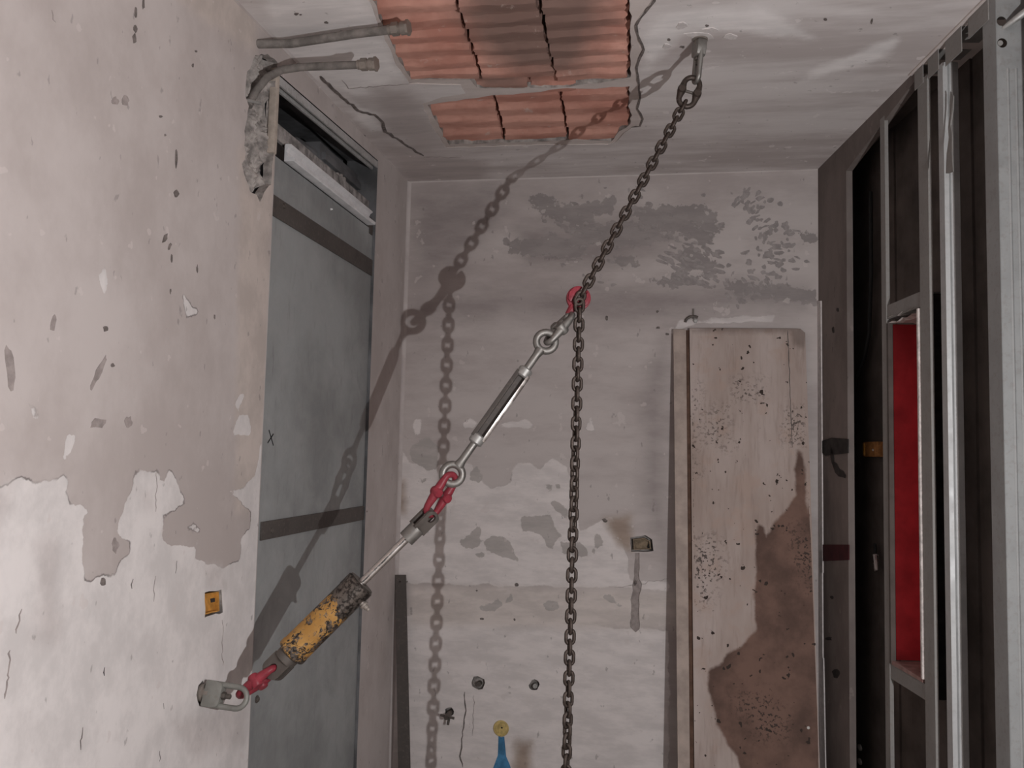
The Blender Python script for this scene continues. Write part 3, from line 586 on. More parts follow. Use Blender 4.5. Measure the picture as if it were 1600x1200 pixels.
rbox('gap_shade', un1+.0004, un1+.003, -.118, -.020, zn0-.06, zn1+.06, M_DARK)  # near-black sheet added so the cavity beside the opening reads as deep shade
rbox('back_board', un0+.013, un1-.015, -.124, -.119, zn0+.003, zn1-.003, M_NICHE)

# ------------------------------------------------------------------ steel sheet closing the doorway
SP = Plane((XL-.012, 0, 0), (0, 1, 0), (0, 0, 1), (1, 0, 0))
ztl, ztr = SP.px(428, 245)[1], SP.px(580, 356)[1]; zp = .5*(ztl+ztr)
sp = thing('steel_panel', 'tall grey sheet steel panel closing the doorway in the left wall', 'panel', (XL-.012, .5*(DY0+DY1), 0))
def spb(name, y0, y1, z0, z1, h0, h1, m, par=None, bevel=0):
    o0 = (XL-.012, .5*(DY0+DY1), 0); return MB().box(h0, h1, y0-o0[1], y1-o0[1], z0, z1).build(name, m, par or sp, 35, bevel)
sheet = spb('sheet', DY0+.003, DY1-.003, .003, zp, -.003, 0, M_SHEET)
bz = .5*(SP.px(428, 322)[1]+SP.px(583, 421)[1]); b1 = spb('flat_bar', DY0+.004, DY1-.004, bz-.034, bz+.034, .0005, .006, M_BAR, None, .0012)
bz2 = .5*(SP.px(408, 830)[1]+SP.px(573, 800)[1]); yb0 = SP.px(406, 830)[0]; b2 = spb('flat_bar', yb0, DY1-.002, bz2-.029, bz2+.029, .0005, .007, M_BAR, None, .0012)
def bolt(par, y, z, r=.009, hh=.007):
    b = MB(); b.lathe([(r*1.5, hh-.003), (r*1.5, hh-.001), (r, hh), (r*.9, hh+.004), (r*.4, hh+.006)], 10)
    v = [(z_, x_, y_) for x_, y_, z_ in b.v]; b.v = [(q[0], q[1]+y-.5*(DY0+DY1), q[2]+z) for q in v]
    return b.build('bolt', M_DKSTEEL, par)
p_ = SP.px(441, 322); bolt(b1, *p_); p_ = SP.px(421, 829); bolt(b2, *p_); p_ = SP.px(569, 799); bolt(b2, *p_, .007)
p_ = SP.px(398, 1094); bolt(sp, p_[0]+.012, p_[1], .008, .004); p_ = SP.px(517, 327); b = bolt(sp, *p_, .003, .002); b.data.materials[0] = M_CHAN  # second, bright head stands in for light showing through a small hole
xm = MB()
for (xa, ya), (xb, yb) in (((420, 672), (427, 696)), ((427, 678), (418, 692))):
    a, c = np.array(SP.px(xa, ya)), np.array(SP.px(xb, yb)); d = nrm(c-a); nn = np.array([-d[1], d[0]])*.0022
    xm.prism([a-nn, a+nn, c+nn, c-nn], lambda u, v: (.0002, u-.5*(DY0+DY1), v), lambda u, v: (.0010, u-.5*(DY0+DY1), v))
xm.build('marker_cross', M_INK, sp, 0)['label'] = 'black hand-drawn cross'
M_RAIL = simple('dusty_rail_steel', (.27, .25, .24), .9, 0, .55, 18, .6, False)
# bright channel along the top of the sheet
c0, c1 = SP.px(446, 236), SP.px(575, 343); zc_ = .5*(c0[1]+c1[1]); yc0, yc1 = c0[0], c1[0]; oy = .5*(DY0+DY1)
cb = MB(); prof = [(-.003, -.030), (.030, -.030), (.034, -.026), (.034, -.018), (.010, -.012), (.004, .004), (.010, .018), (.020, .024), (.020, .028), (.000, .030), (-.003, .024)]
cb.prism(prof, lambda h, z: (h, yc0-oy, zc_+z), lambda h, z: (h, yc1-oy, zc_+z)); cb.build('channel', M_CHAN, sp, 20)
spb('dusty_rail', DY0+.03, DY1-.03, zc_+.032, zc_+.085, -.025, -.012, M_RAIL)
spb('end_tab', DY1-.05, DY1-.012, zc_-.06, zc_+.01, -.01, .004, M_BAR)

# what is seen above the sheet: lintel angle, dark hollow, duct
lt = MB(); y0, y1 = DY0-.0, DY1
for (h0, h1, z0, z1) in ((-.05, -.001, 0, .006), (-.030, -.022, -.028, 0), (-.008, -.001, -.022, 0)):
    lt.add([(XL+h, y, zt+z) for y, zt in ((y0, zt0-.004), (y1, zt1-.004)) for h, z in ((h0, z0-.006), (h1, z0-.006), (h1, z1-.006), (h0, z1-.006))], [(0, 1, 2, 3), (7, 6, 5, 4)]+[(k, 4+k, 4+(k+1) % 4, (k+1) % 4) for k in range(4)])
tag(lt.build('lintel_angle', M_LINT, None, 0), 'dusty steel angle along the top edge of the doorway', 'lintel')
cavm = MB(); cavm.box(XL-.62, XL-.60, DY0-.1, DY1+.1, 1.9, HC); cavm.box(XL-.60, XL-.14, DY1+.06, DY1+.08, 1.9, HC); cavm.box(XL-.60, XL-.14, DY0-.08, DY0-.06, 1.9, HC); cavm.box(XL-.60, XL-.14, DY0-.06, DY1+.06, HC-.02, HC); cavm.box(XL-.60, XL-.14, DY0-.06, DY1+.06, 1.9, 1.92)
cv = cavm.build('wall_beyond', M_DUCT, None, 0); tag(cv, kind='structure')
zr = zc_+.085; zf = LW.px(560, 264)[1]
du = thing('air_duct', 'dark grey metal duct box in the hollow above the steel panel', 'duct', (XL-.075, 3.20, 2.2))
MB().box(-.30, -.012, .0, .425, .0, zf+.05-2.2).build('duct_body', M_DUCT, du, 35, .003); MB().box(-.31, .004, .02, .428, zf-2.2-.016, zf-2.2+.016).build('duct_flange', M_DUCT, du, 35, .003)
MB().box(-.30, -.05, -.55, -.01, .0, zr+.05-2.2).build('duct_branch', M_DUCT, du, 35, .003)
tb = MB(); tb.tube([(-.06, -.22, zr-2.2+.06), (-.05, -.14, zr-2.2+.075), (-.045, -.06, zr-2.2+.08), (-.04, .0, zr-2.2+.075)], [.012, .017, .015, .020], 10); tb.build('duct_sleeve', M_DUCT, du)
for yy, zz, hh in ((.16, zr-2.2+.0, .05), (.20, zr-2.2+.01, .075), (.235, zr-2.2+.0, .055)): MB().box(-.012, .002, yy, yy+.014, zz-.03, zz+hh).build('torn_tab', M_MASON, du, 0)

# ------------------------------------------------------------------ rigging
def rp(x, y): return RG.hit(x, y)
def frame(p0, p1, roll=0.0, off=(0, 0, 0)):
    """local z runs from p0 to p1, local y points at the viewer, then rolled about z"""
    p0 = np.array(p0, float); z = nrm(np.array(p1)-p0); y = EYE-p0; y = nrm(y-z*(y @ z)); x = np.cross(y, z)
    m = Matrix(((x[0], y[0], z[0], p0[0]), (x[1], y[1], z[1], p0[1]), (x[2], y[2], z[2], p0[2]), (0, 0, 0, 1)))
    return m @ Matrix.Rotation(roll, 4, 'Z')
def oval(lin, win, n=10):
    """centre line of a stadium in local x (width) and z (length), centred"""
    r = win/2; s_ = lin/2-r; out = []
    for i in range(n+1): t = math.pi*i/n; out.append((r*math.cos(t), 0, s_+r*math.sin(t)))
    for i in range(n+1): t = math.pi+math.pi*i/n; out.append((r*math.cos(t), 0, -s_+r*math.sin(t)))
    return out
PITCH, WD = .0294, .0106
lm = MB().tube(oval(PITCH+WD, 0.0342-WD, 7), WD/2*1.02, 8, True, (0, 1, 0)).mesh('link', M_CHAIN, 60)

# swivel rings: neck, flat body, bow, nut
def swivel(name, label, p0, p1, roll, m, wide=.064, seat=0.0):
    L = np.linalg.norm(np.array(p1)-p0); t = thing(name, label, 'lifting ring', group='swivel rings at the two ends of the rigging', mat=frame(p0, p1, roll))
    MB().lathe([(.024, -.004), (.024, .006), (.016, .007), (.016, .022)], 18).build('neck', M_BRASS, t)['label'] = 'rusty threaded neck'
    hw = wide/2; out = [(-hw, .014), (-hw*.92, .010), (hw*.92, .010), (hw, .014), (hw, .040), (hw*.86, .056), (hw*.55, .060), (-hw*.55, .060), (-hw*.86, .056), (-hw, .040)]
    MB().prism_y(out, -.015, .015).build('body', m, t, 35, .004)
    r = hw-.0075; zc2 = L-r-.0075; path = [(-r, 0, .03), (-r, 0, .05)]+[(-r*math.cos(a), 0, zc2+r*math.sin(a)) for a in np.linspace(0, math.pi, 11)]+[(r, 0, .05), (r, 0, .03)]
    MB().tube(path, .0078, 10, False, (0, 1, 0)).build('bow', m, t, 60)
    MB().prism([(.011*math.cos(a), .011*math.sin(a)) for a in np.linspace(0, 2*math.pi, 7)[:-1]], lambda a, c: (a, c, .058), lambda a, c: (a, c, .070)).build('nut', M_DKSTEEL, t, 35, .0015)
    MB().lathe([(.007, .068), (.007, .083), (.004, .085)], 10).build('bolt_end', M_DKSTEEL, t)
    return t, zc2+r
p0 = CE.hit(1094, 60); p1 = rp(1087, 132)
swivel('swivel_ring', 'grey steel swivel ring screwed into the ceiling above the chain', p0, p1, math.radians(68), M_FORGE, .052)
LWA = LW.hit(316, 1082); p1L = LWA+np.array((.138, .0, -.010))
# the wall ring stands straight out of the wall with its bow upright
t_, bowL = swivel('swivel_ring', 'pale grey swivel ring bolted to the left wall below the yellow cylinder', LWA, p1L, 0.0, M_RING, .070)

def hammerlock(label, p0, p1, roll, m, width=.056, rad=.0085, pinm=None):
    """two forged halves joined by a cross pin"""
    L = np.linalg.norm(np.array(p1)-p0); t = thing('connecting_link', label, 'connecting link', group='connecting links in the rigging line', mat=frame(p0, p1, roll))
    r = width/2-rad; zc0, zc1 = rad+r, L-rad-r; mid = L/2
    for sgn in (0, 1):
        if sgn == 0: pts = [(-r, 0, mid-.001), (-r, 0, .5*(mid+zc0)), (-r, 0, zc0)]+[(-r*math.cos(a), 0, zc0-r*math.sin(a)) for a in np.linspace(.25, math.pi-.25, 9)]+[(r, 0, zc0), (r, 0, .5*(mid+zc0)), (r, 0, mid-.001)]
        else: pts = [(-r, 0, mid+.001), (-r, 0, .5*(mid+zc1)), (-r, 0, zc1)]+[(-r*math.cos(a), 0, zc1+r*math.sin(a)) for a in np.linspace(.25, math.pi-.25, 9)]+[(r, 0, zc1), (r, 0, .5*(mid+zc1)), (r, 0, mid+.001)]
        rr = [rad*1.45, rad*1.3, rad*1.05]+[rad]*9+[rad*1.05, rad*1.3, rad*1.45]
        MB().tube(pts, rr, 10, False, (0, 1, 0)).build('half_link', m, t, 60)
    b = MB()
    b.tube([(-r-rad*1.3, 0, mid), (r+rad*1.3, 0, mid)], rad*.55, 10); b.build('pin', pinm or M_DKSTEEL, t)
    for sx in (-1, 1):
        b = MB(); b.lathe([(rad*1.2, -rad*1.75), (rad*1.55, -rad*1.3), (rad*1.55, rad*1.3), (rad*1.2, rad*1.75)], 14, 'y'); b.v = [(x+sx*r, y, z+mid) for x, y, z in b.v]; b.build('knuckle', m, t, 40)
    return t
hammerlock('dark brown open connecting link between ceiling ring and chain', rp(1086, 118), rp(1068, 170), 0.0, M_CHAIN, .066, .0085)

# chain: one thing, every link a part
top = rp(1067, 166); hk = rp(906, 466)
chn = thing('lifting_chain', 'rusty brown steel chain from the ceiling through the red hook, free end hanging down', 'chain', tuple(top))
def lay(pa, pb, twist, first):
    pa, pb = np.array(pa), np.array(pb); L = np.linalg.norm(pb-pa); n = int(round(L/PITCH)); z = nrm(pb-pa)
    for i in range(n+1):
        c = pa+z*(i*L/max(n, 1)); s_ = i/max(n, 1)
        m = frame(c-z*.01, c, twist(s_)+(math.pi/2 if (i+first) % 2 else 0)); m.translation = Vector(c)
        o = link('link', lm, chn); o.matrix_parent_inverse = Matrix(); o.matrix_world = m; o.matrix_basis = Matrix.Translation(-Vector(top)) @ m
    return n+1+first
k = lay(top-nrm(top-hk)*.0, hk, lambda s_: -.15, 1)
TE = RG.hit(905, 476); ty = TE[1]
TP = Plane((0, ty, 0), (1, 0, 0), (0, 0, 1), (0, -1, 0)); e0 = TP.hit(905.5, 477); e1 = TP.hit(885, 1195); e1 = e0+(e1-e0)*(e0[2]-.03)/(e0[2]-e1[2])
def tw(s_):
    y = 477+s_*(e0[2]-.03)/(e0[2]-TP.hit(885, 1195)[2])*708
    return float(np.interp(y, [480, 620, 760, 840, 930, 1060, 1140, 1200, 1400], [-.19, -.19, -.78, -1.17, -1.76, -1.76, -2.35, -3.0, -3.4]))
lay(e0, e1, tw, 0)

# red grab hook: a thick round cup with a slot for the chain, neck and eye
_rv = nrm(rp(904, 466)-EYE)*.020; hc = rp(904, 466)+_rv; hn = rp(884, 497)+_rv
gh = thing('grab_hook', 'red grab hook gripping the chain where it bends', 'hook', mat=frame(hc, hn, 0.0))
Rk = .037; hs = .0075; o = []
for a in np.linspace(math.radians(-78), math.radians(258), 30): o.append((Rk*math.cos(a), Rk*math.sin(a)*.98))
# local z points to the eye: slot opens towards -z
o = [(Rk*math.cos(a), -Rk*math.sin(a)) for a in np.linspace(math.radians(78), math.radians(-258), 32)]+[(-hs, -.010), (-hs*.7, .002), (0, .006), (hs*.7, .002), (hs, -.010)]
MB().prism_y(o, -.013, .006).build('jaw', M_RED, gh, 35, .004)
for sx in (-1, 1): MB().prism_y([(sx*x, z) for x, z in [(.012, -.030), (.030, -.020), (.034, .002), (.026, .022), (.013, .026)]], .004, .014).build('cheek', M_RED, gh, 35, .004)
ez = np.linalg.norm(hn-hc)
MB().tube([(0, -.002, .028), (0, -.002, ez-.012)], [.014, .010], 10).build('neck', M_RED, gh)
MB().tube([(.0, .011*math.cos(a)-.002, ez-.002+.011*math.sin(a)) for a in np.linspace(0, 2*math.pi, 15)[:-1]], .0065, 8, True, (1, 0, 0)).build('eye', M_FORGE, gh, 60)['label'] = 'bare steel eye'
hammerlock('grey forged connecting link between red hook and turnbuckle', rp(896, 488)+_rv*.7, rp(852, 539), math.radians(68), M_FORGE, .052, .0095)

# turnbuckle
ea, eb = rp(853, 534), rp(707, 741)
tbk = thing('turnbuckle', 'grey steel turnbuckle with an eye at each end below the red hook', 'turnbuckle', mat=frame(eb, ea, 0.0))
LT = np.linalg.norm(ea-eb); tdir = nrm(ea-eb)
def along(x, y): return float((rp(x, y)-eb) @ tdir)
zb0, zb1 = along(742, 694), along(825, 577)
for zc3, sg in ((0, 1), (LT, -1)):
    rr = .0285
    b = MB(); b.tube([(rr*math.sin(a), 0, zc3-sg*rr*math.cos(a)) for a in np.linspace(0, 2*math.pi, 23)[:-1]], .0108, 10, True, (0, 1, 0)); e_ = b.build('eye', M_FORGE, tbk, 60)
    zr0, zr1 = (zc3+sg*.028), (zb0+.02 if sg > 0 else zb1-.02)
    MB().tube([(0, 0, zr0), (0, 0, zr0+sg*.014), (0, 0, zr0+sg*.022), (0, 0, zr1)], [.017, .0135, .0118, .0115], 12).build('threaded_rod', M_FORGE, tbk, 50)
for z0, z1 in ((zb0, zb0+.030), (zb1-.030, zb1)):
    bd = MB(); bd.lathe([(.017, z0), (.0215, z0+.004), (.0215, z1-.004), (.017, z1)], 14); bd.build('collar', M_STEEL, tbk, 35)
for sx, ww in ((1, .0075), (-1, .0065)):
    MB().prism_z([(sx*.0235, -.012), (sx*.0235, .012), (sx*(.0235-ww*1.7), .016), (sx*(.0235-ww*1.9), .0), (sx*(.0235-ww*1.7), -.016)], zb0+.018, zb1-.018).build('side_bar', M_CHROME if sx < 0 else M_BAR, tbk, 35, .002)  # bright right bar, dark left bar: light and shade put into the steel colours
MB().prism_z([(-.012, -.013), (.012, -.013), (.012, -.008), (-.012, -.008)], zb0+.02, zb1-.02).build('back_web', M_BAR, tbk, 35)  # dark steel puts the shade of the slot into the web's colour
hammerlock('red connecting link between turnbuckle and cylinder rod', rp(667, 808), rp(711, 738), math.radians(38), M_RED, .058, .0095)

# hydraulic cylinder: local z from the lower fork to the upper fork
ca, cb2 = rp(420, 1055), rp(678, 799)
cy = thing('hydraulic_cylinder', 'hydraulic cylinder with flaked yellow paint and a chromed rod', 'cylinder', mat=frame(ca, cb2, 0.0)); cd = nrm(cb2-ca); LC = np.linalg.norm(cb2-ca)
def ca_(x, y): return float((rp(x, y)-ca) @ cd)
z_bot, z_top, z_fork = ca_(452, 1019), ca_(560, 906), ca_(637, 845)
rb_ = .0445
brl = MB().lathe([(.030, 0), (rb_-.003, .0), (rb_, .004), (rb_, .018), (rb_-.0015, .020), (rb_-.0015, z_top-z_bot-.042), (rb_, z_top-z_bot-.040), (rb_, z_top-z_bot-.004), (rb_-.004, z_top-z_bot), (.020, z_top-z_bot)], 40).build('barrel', M_PAINT, cy, 35); brl.location = (0, 0, z_bot); brl['label'] = 'yellow barrel with flaked paint'
MB().lathe([(rb_-.006, z_top-.001), (rb_-.004, z_top+.002), (.016, z_top+.003), (.0135, z_top-.002)], 32).build('gland', M_DKSTEEL, cy, 35)
MB().lathe([(.0118, z_top-.02), (.0118, z_fork+.004)], 24).build('rod', M_CHROME, cy, 40)
def fork(z0, z1, sg, w_, m, slot=.018, part=.42, roll=0.0, pm=None):
    """fork with a round shank; sg gives the way it opens"""
    L = abs(z1-z0); cyl = L*part; b = MB()
    a, c = (z0, z0+sg*cyl); b.lathe(sorted([(w_*.98, a), (w_, a+sg*.002), (w_, c), (w_*.9, c+sg*.002)], key=lambda q: q[1]), 24)
    b.build('fork_shank', m, cy, 35).rotation_euler = (0, 0, roll)
    for sy in (-1, 1):
        hw = w_*.92; o = [(-hw, c-sg*.004), (hw, c-sg*.004)]+[(hw*math.cos(t), z1-sg*hw*.75+sg*hw*.75*math.sin(t)) for t in np.linspace(0, math.pi, 12)]
        hz = z1-sg*hw*.95; hr = .0115; hole = [(hr*math.cos(t), hz+hr*1.15*math.sin(t)) for t in np.linspace(0, 2*math.pi, 15)[:-1]]
        pl_ = Plane((0, 0, 0), (1, 0, 0), (0, 0, 1), (0, 1, 0))
        fp = plate('fork_plate', pl_, o, [hole], pm or m, None, .01, None, cy, sy*(slot/2+.009) if sy > 0 else -slot/2, .009); fp.rotation_euler = (0, 0, roll)
fork(z_fork, LC+.002, 1, .0245, M_FORGE, .020, .40, .60, M_DKSTEEL); fork(z_bot+.002, -.004, -1, .033, M_DKSTEEL, .018, .30, -.35)
b = MB(); b.lathe([(.010, 0), (.010, .010), (.0135, .011), (.0135, .017), (.008, .018), (.008, .026), (.0055, .027), (.0055, .034)], 12); b.v = [(-(z+rb_-.010), y+.012, x+z_top-.036) for x, y, z in b.v]; b.build('port_fitting', M_BRASS, cy, 35)
hammerlock('red connecting link between the left wall ring and the cylinder fork', np.array(rp(370, 1090)), np.array(rp(436, 1040)), math.radians(72), M_RED, .060, .0105)

# ------------------------------------------------------------------ board and bar leaning on the back wall
BT = BW.to3(0, 2.073, .038); BB = np.array((0, YB-.25, .1)); e2 = nrm(BT-BB); BP = Plane(BT, (1, 0, 0), e2, np.cross((1, 0, 0), e2))
if BP.n[1] > 0: BP.n = -BP.n
q = BP.pxs([(1077.5, 513), (1258, 513), (1281, 1200), (1085, 1200)])
lowv = -2.073/e2[2]+.004
def ext(p, q_): t = (lowv-p[1])/(q_[1]-p[1]); return (p[0]+(q_[0]-p[0])*t, lowv)
front = [q[0], (q[0][0]+.1, q[0][1]+.001), (q[1][0]-.07, q[1][1]-.001), (q[1][0]-.02, q[1][1]-.002), (q[1][0], q[1][1]-.02), ext(q[1], q[2]), ext(q[0], q[3])]
stain = [(1243, 700), (1254, 707), (1259, 745), (1264, 808), (1274, 830), (1290, 1000), (1296, 1300), (1170, 1300), (1156, 1200), (1153, 1184), (1137, 1165), (1124, 1137), (1115, 1115), (1107, 1073), (1109, 1048), (1128, 1038), (1137, 1020), (1159, 1010), (1178, 985), (1180, 915), (1182, 830), (1183, 818), (1194, 822), (1198, 840), (1210, 815), (1223, 802), (1242, 773), (1240, 735)]
mould = [[(1150, 600), (1190, 600), (1190, 625), (1150, 625)], [(1100, 640), (1135, 635), (1135, 690), (1105, 690)], [(1080, 600), (1090, 600), (1092, 740), (1080, 740)], [(1085, 850), (1115, 845), (1125, 885), (1095, 945), (1082, 930)], [(1225, 640), (1258, 640), (1258, 690), (1235, 690)], [(1150, 1090), (1200, 1085), (1240, 1150), (1180, 1150)], [(1240, 830), (1278, 820), (1278, 930), (1250, 900)]]
fb = thing('formwork_board', 'stained plywood board with black mould specks leaning against the back wall', 'board', tuple(BP.to3(0, lowv)))
pnl = plate('board', BP, front, (), M_BOARD, (q[0][0], q[2][0], lowv, .01), .014, {'stain': lambda V: sdfs([BP.pxs(stain)], V), 'mould': lambda V: sdfs([BP.pxs(i) for i in mould], V), 'edge': lambda V: sdfs([BP.pxs([(1230, 505), (1270, 505), (1262, 545), (1240, 540)]), BP.pxs([(1080, 505), (1250, 505), (1250, 520), (1080, 518)])], V)}, fb, 0, .024)
pnl.location = -Vector(BP.to3(0, lowv))
sb = BP.pxs([(1052, 514), (1072, 514), (1078, 1200), (1059, 1200)]); so = [sb[0], sb[1], ext(sb[1], sb[2]), ext(sb[0], sb[3])]
bt_ = MB().prism(so, lambda u, v: BP.to3(u, v, -.024), lambda u, v: BP.to3(u, v, -.003)).build('edge_batten', M_BATTEN, fb, 35, .002); bt_.location = -Vector(BP.to3(0, lowv)); bt_['label'] = 'pale batten along the left edge'
gb = MB().prism([(sb[1][0]-.004, sb[1][1]-.004), (q[0][0]+.004, q[0][1]-.004), ext((q[0][0]+.004, 0), (q[3][0]+.004, q[3][1])), ext((sb[1][0]-.004, 0), (sb[2][0]-.004, sb[2][1]))], lambda u, v: BP.to3(u, v, -.022), lambda u, v: BP.to3(u, v, -.014)).build('groove', simple('dark_groove', (.12, .07, .05), .9, 0, .3, 20, .2, False), fb, 0); gb.location = -Vector(BP.to3(0, lowv))
sl = line('seam', BP, [(1231, 516), (1234, 600), (1238, 700)], .003, M_BAR, fb, .0006, .3); sl.location = -Vector(BP.to3(0, lowv))
sc_ = BP.to3(*BP.px(1263, 1137)); b = MB(); b.lathe([(.006, 0), (.006, .002), (.003, .003)], 10, 'y'); b.v = [(x, -y, z) for x, y, z in b.v]; o = b.build('screw_head', M_WHITE, fb); o.location = Vector(sc_)-Vector(BP.to3(0, lowv))

# steel flat bar in the corner
FT = BW.to3(0, BW.px(625, 898)[1], .012); e2 = nrm(FT-np.array((0, YB-.13, .0))); FP = Plane(FT, (1, 0, 0), e2, np.cross((1, 0, 0), e2))
if FP.n[1] > 0: FP.n = -FP.n
q = FP.pxs([(617, 898), (634, 898), (641, 1200), (622, 1200)]); lv = -FT[2]/e2[2]+.003
def ex2(p, q_): t = (lv-p[1])/(q_[1]-p[1]); return (p[0]+(q_[0]-p[0])*t, lv)
hole = FP.px(625, 909); hl = [(hole[0]+.0035*math.cos(t), hole[1]+.0035*math.sin(t)) for t in np.linspace(0, 2*math.pi, 11)[:-1]]
fbar = plate('flat_bar', FP, [q[0], q[1], ex2(q[1], q[2]), ex2(q[0], q[3])], [hl], M_BAR, None, .05, None, None, 0, .006); tag(fbar, 'dark steel flat bar leaning upright in the back left corner', 'bar')

# ------------------------------------------------------------------ pipes and small fittings
PP = Plane((0, 0, HC-.045), (1, 0, 0), (0, 1, 0), (0, 0, -1)); 
a = LW.hit(399, 80)+np.array((-.03, 0, -.0)); a[2] = HC-.05-.02
p1_ = PP.hit(455, 68); p2_ = PP.hit(560, 52); p3_ = PP.hit(612, 46)
wp = thing('water_pipe', 'long straight dusty pipe running from the wall corner to the broken clay ceiling', 'pipe', tuple(a))
loc = lambda pts, o_: [np.array(p)-np.array(o_) for p in pts]
MB().tube(loc([a, p1_, p2_, p3_], a), .0135, 12).build('pipe_run', M_PIPE, wp, 50)
d = nrm(p3_-p2_)
def fitting(par, o_, p, d, s_=1.0, m=M_BRASS):
    p = np.array(p)-np.array(o_); b = MB()
    for x0, x1, r0, sd in ((0, .012, .0155, 14), (.011, .032, .0205, 6), (.031, .042, .0165, 14), (.041, .060, .0205, 14), (.058, .066, .0235, 6)):
        b.tube([p+d*x0*s_, p+d*x1*s_], r0*s_, sd)
    b.build('pipe_fitting', m, par, 30)
fitting(wp, a, p3_-d*.01, d)
P2 = Plane((XL+.02, 0, 0), (0, 1, 0), (0, 0, 1), (1, 0, 0))
b0 = LW.hit(394, 165)+np.array((-.012, 0, 0)); b1_ = LW.hit(402, 142)+np.array((-.005, 0, 0)); b2_ = P2.hit(416, 122); b3_ = P2.hit(430, 110)+np.array((.02, 0, 0)); zl = b3_[2]
HP = Plane((0, 0, zl+.004), (1, 0, 0), (0, 1, 0), (0, 0, -1)); HP.n = np.array((0, 0, -1.0))
dd = HP.hit(460, 104); b4_ = np.array((b3_[0]+.06, b3_[1]+.0, zl+.006)); b5_ = b4_+np.array((.21, -.02, -.012))
wq = thing('water_pipe', 'short dusty pipe bending out of the broken plaster beside the doorway', 'pipe', tuple(b0))
MB().tube(loc([b0, b1_, b2_, b3_, b4_, .5*(b4_+b5_), b5_], b0), .0125, 12).build('pipe_run', M_PIPE, wq, 50); fitting(wq, b0, b5_-nrm(b5_-b4_)*.01, nrm(b5_-b4_), .95)
nl_ = MB().tube([LW.to3(*LW.px(381, 153), -.02), LW.to3(*LW.px(402, 162), .012)], .005, 6).build('wall_nail', M_STEEL); tag(nl_, 'bright bent nail sticking out of the broken plaster edge', 'nail')

def wallbox(pl, poly, depth, label, m, name='junction_box'):
    c = np.mean(poly, 0); t = thing(name, label, 'junction box', tuple(pl.to3(*c, -depth+.002))); o_ = pl.to3(*c, -depth+.002)
    ins = [tuple(c+(np.array(p)-c)*.93) for p in poly]; inn = [tuple(c+(np.array(p)-c)*.80) for p in poly]
    MB().prism(ins, lambda u, v: pl.to3(u, v, -depth+.002)-o_, lambda u, v: pl.to3(u, v, -depth+.007)-o_).build('box_back', m, t, 0)
    n = len(ins); b = MB(); b.add([pl.to3(*p, -depth+.007)-o_ for p in ins]+[pl.to3(*p, -.004)-o_ for p in ins]+[pl.to3(*p, -.004)-o_ for p in inn]+[pl.to3(*p, -depth+.007)-o_ for p in inn], [(k*n+i, k*n+(i+1) % n, ((k+1) % 4)*n+(i+1) % n, ((k+1) % 4)*n+i) for k in range(4) for i in range(n)]); b.build('box_rim', m, t, 0)
    return t, o_
ob, oo = wallbox(LW, LW.pxs([(321, 927), (345, 923), (346, 956), (321, 962)]), .024, 'orange junction box sunk in the left wall', M_ORANGE)
b = MB(); q = LW.pxs([(337, 936), (346, 934), (346, 940), (338, 942)]); b.prism(q, lambda u, v: LW.to3(u, v, -.018)-oo, lambda u, v: LW.to3(u, v, -.014)-oo); b.build('knockout', M_DARK, ob, 0)
wb_, oo = wallbox(BW, BW.pxs([(988, 842), (1007, 840), (1017, 846), (1018, 859), (989, 860)]), .030, 'dusty tan junction box sunk in the back wall left of the board', M_TAN)
b = MB(); b.tube([BW.to3(*BW.px(*p), -.012)-oo for p in ((1010, 842), (1015, 848), (1012, 855), (1018, 860))], .0035, 6); b.build('wire_end', M_INK, wb_)

for i, ((x, y, rx, ry), lab) in enumerate(zip(stubs, ('grey pipe stub sunk in the wider hole of the back wall above the blue streak', 'grey pipe stub sunk in the smaller hole of the back wall beside the hanging chain', 'grey pipe stub poking out of the back wall next to the chain shadow'))):
    c = BW.px(x+1, y+2); h1 = (.004, .004, .075)[i]; r = .0115; t = thing('pipe_stub', lab, 'pipe', tuple(BW.to3(*c, -.026)), 'capped pipe stubs in the back wall')
    b = MB(); b.lathe([(r, 0), (r, .026+h1-.003), (r-.002, .026+h1), (.006, .026+h1), (.006, .020+h1)], 14, 'y'); b.v = [(p[0], -p[1], p[2]) for p in b.v]; b.build('pipe_body', M_STEEL if i == 1 else M_DKSTEEL, t, 35)
    if i == 2:
        b = MB(); b.tube([(-.03, -.080, .004), (.035, -.088, -.004)], .006, 8); b.tube([(.0, -.08, .0), (.0, -.105, -.002)], .008, 8); b.tube([(.012, -.085, 0), (.006, -.085, -.035)], .006, 8); b.build('tap_spindle', M_DKSTEEL, t)
c = BW.px(783, 1138); r = 12.2/F*YB
dc = thing('drain_cap', 'round yellow plastic cap in the back wall above the blue paint streak', 'cap', tuple(BW.to3(*c, 0)))
b = MB(); b.lathe([(r, 0), (r, .004), (r*.92, .007), (r*.82, .007), (r*.80, .003), (.002, .003)], 26, 'y'); b.v = [(x, -y, z) for x, y, z in b.v]; b.build('cap_disc', M_YELLOWCAP, dc, 35)
b = MB(); b.box(-.012, -.008, -.0075, -.002, -.022, .020); b.box(-.006, .008, -.0075, -.002, .012, .018); b.build('cap_rib', M_YELLOWCAP, dc, 0); b = MB(); b.lathe([(.0042, 0), (.0042, .0045)], 10, 'y'); b.v = [(x+.004, -y, z+.004) for x, y, z in b.v]; b.build('plug_hole', M_INK, dc)
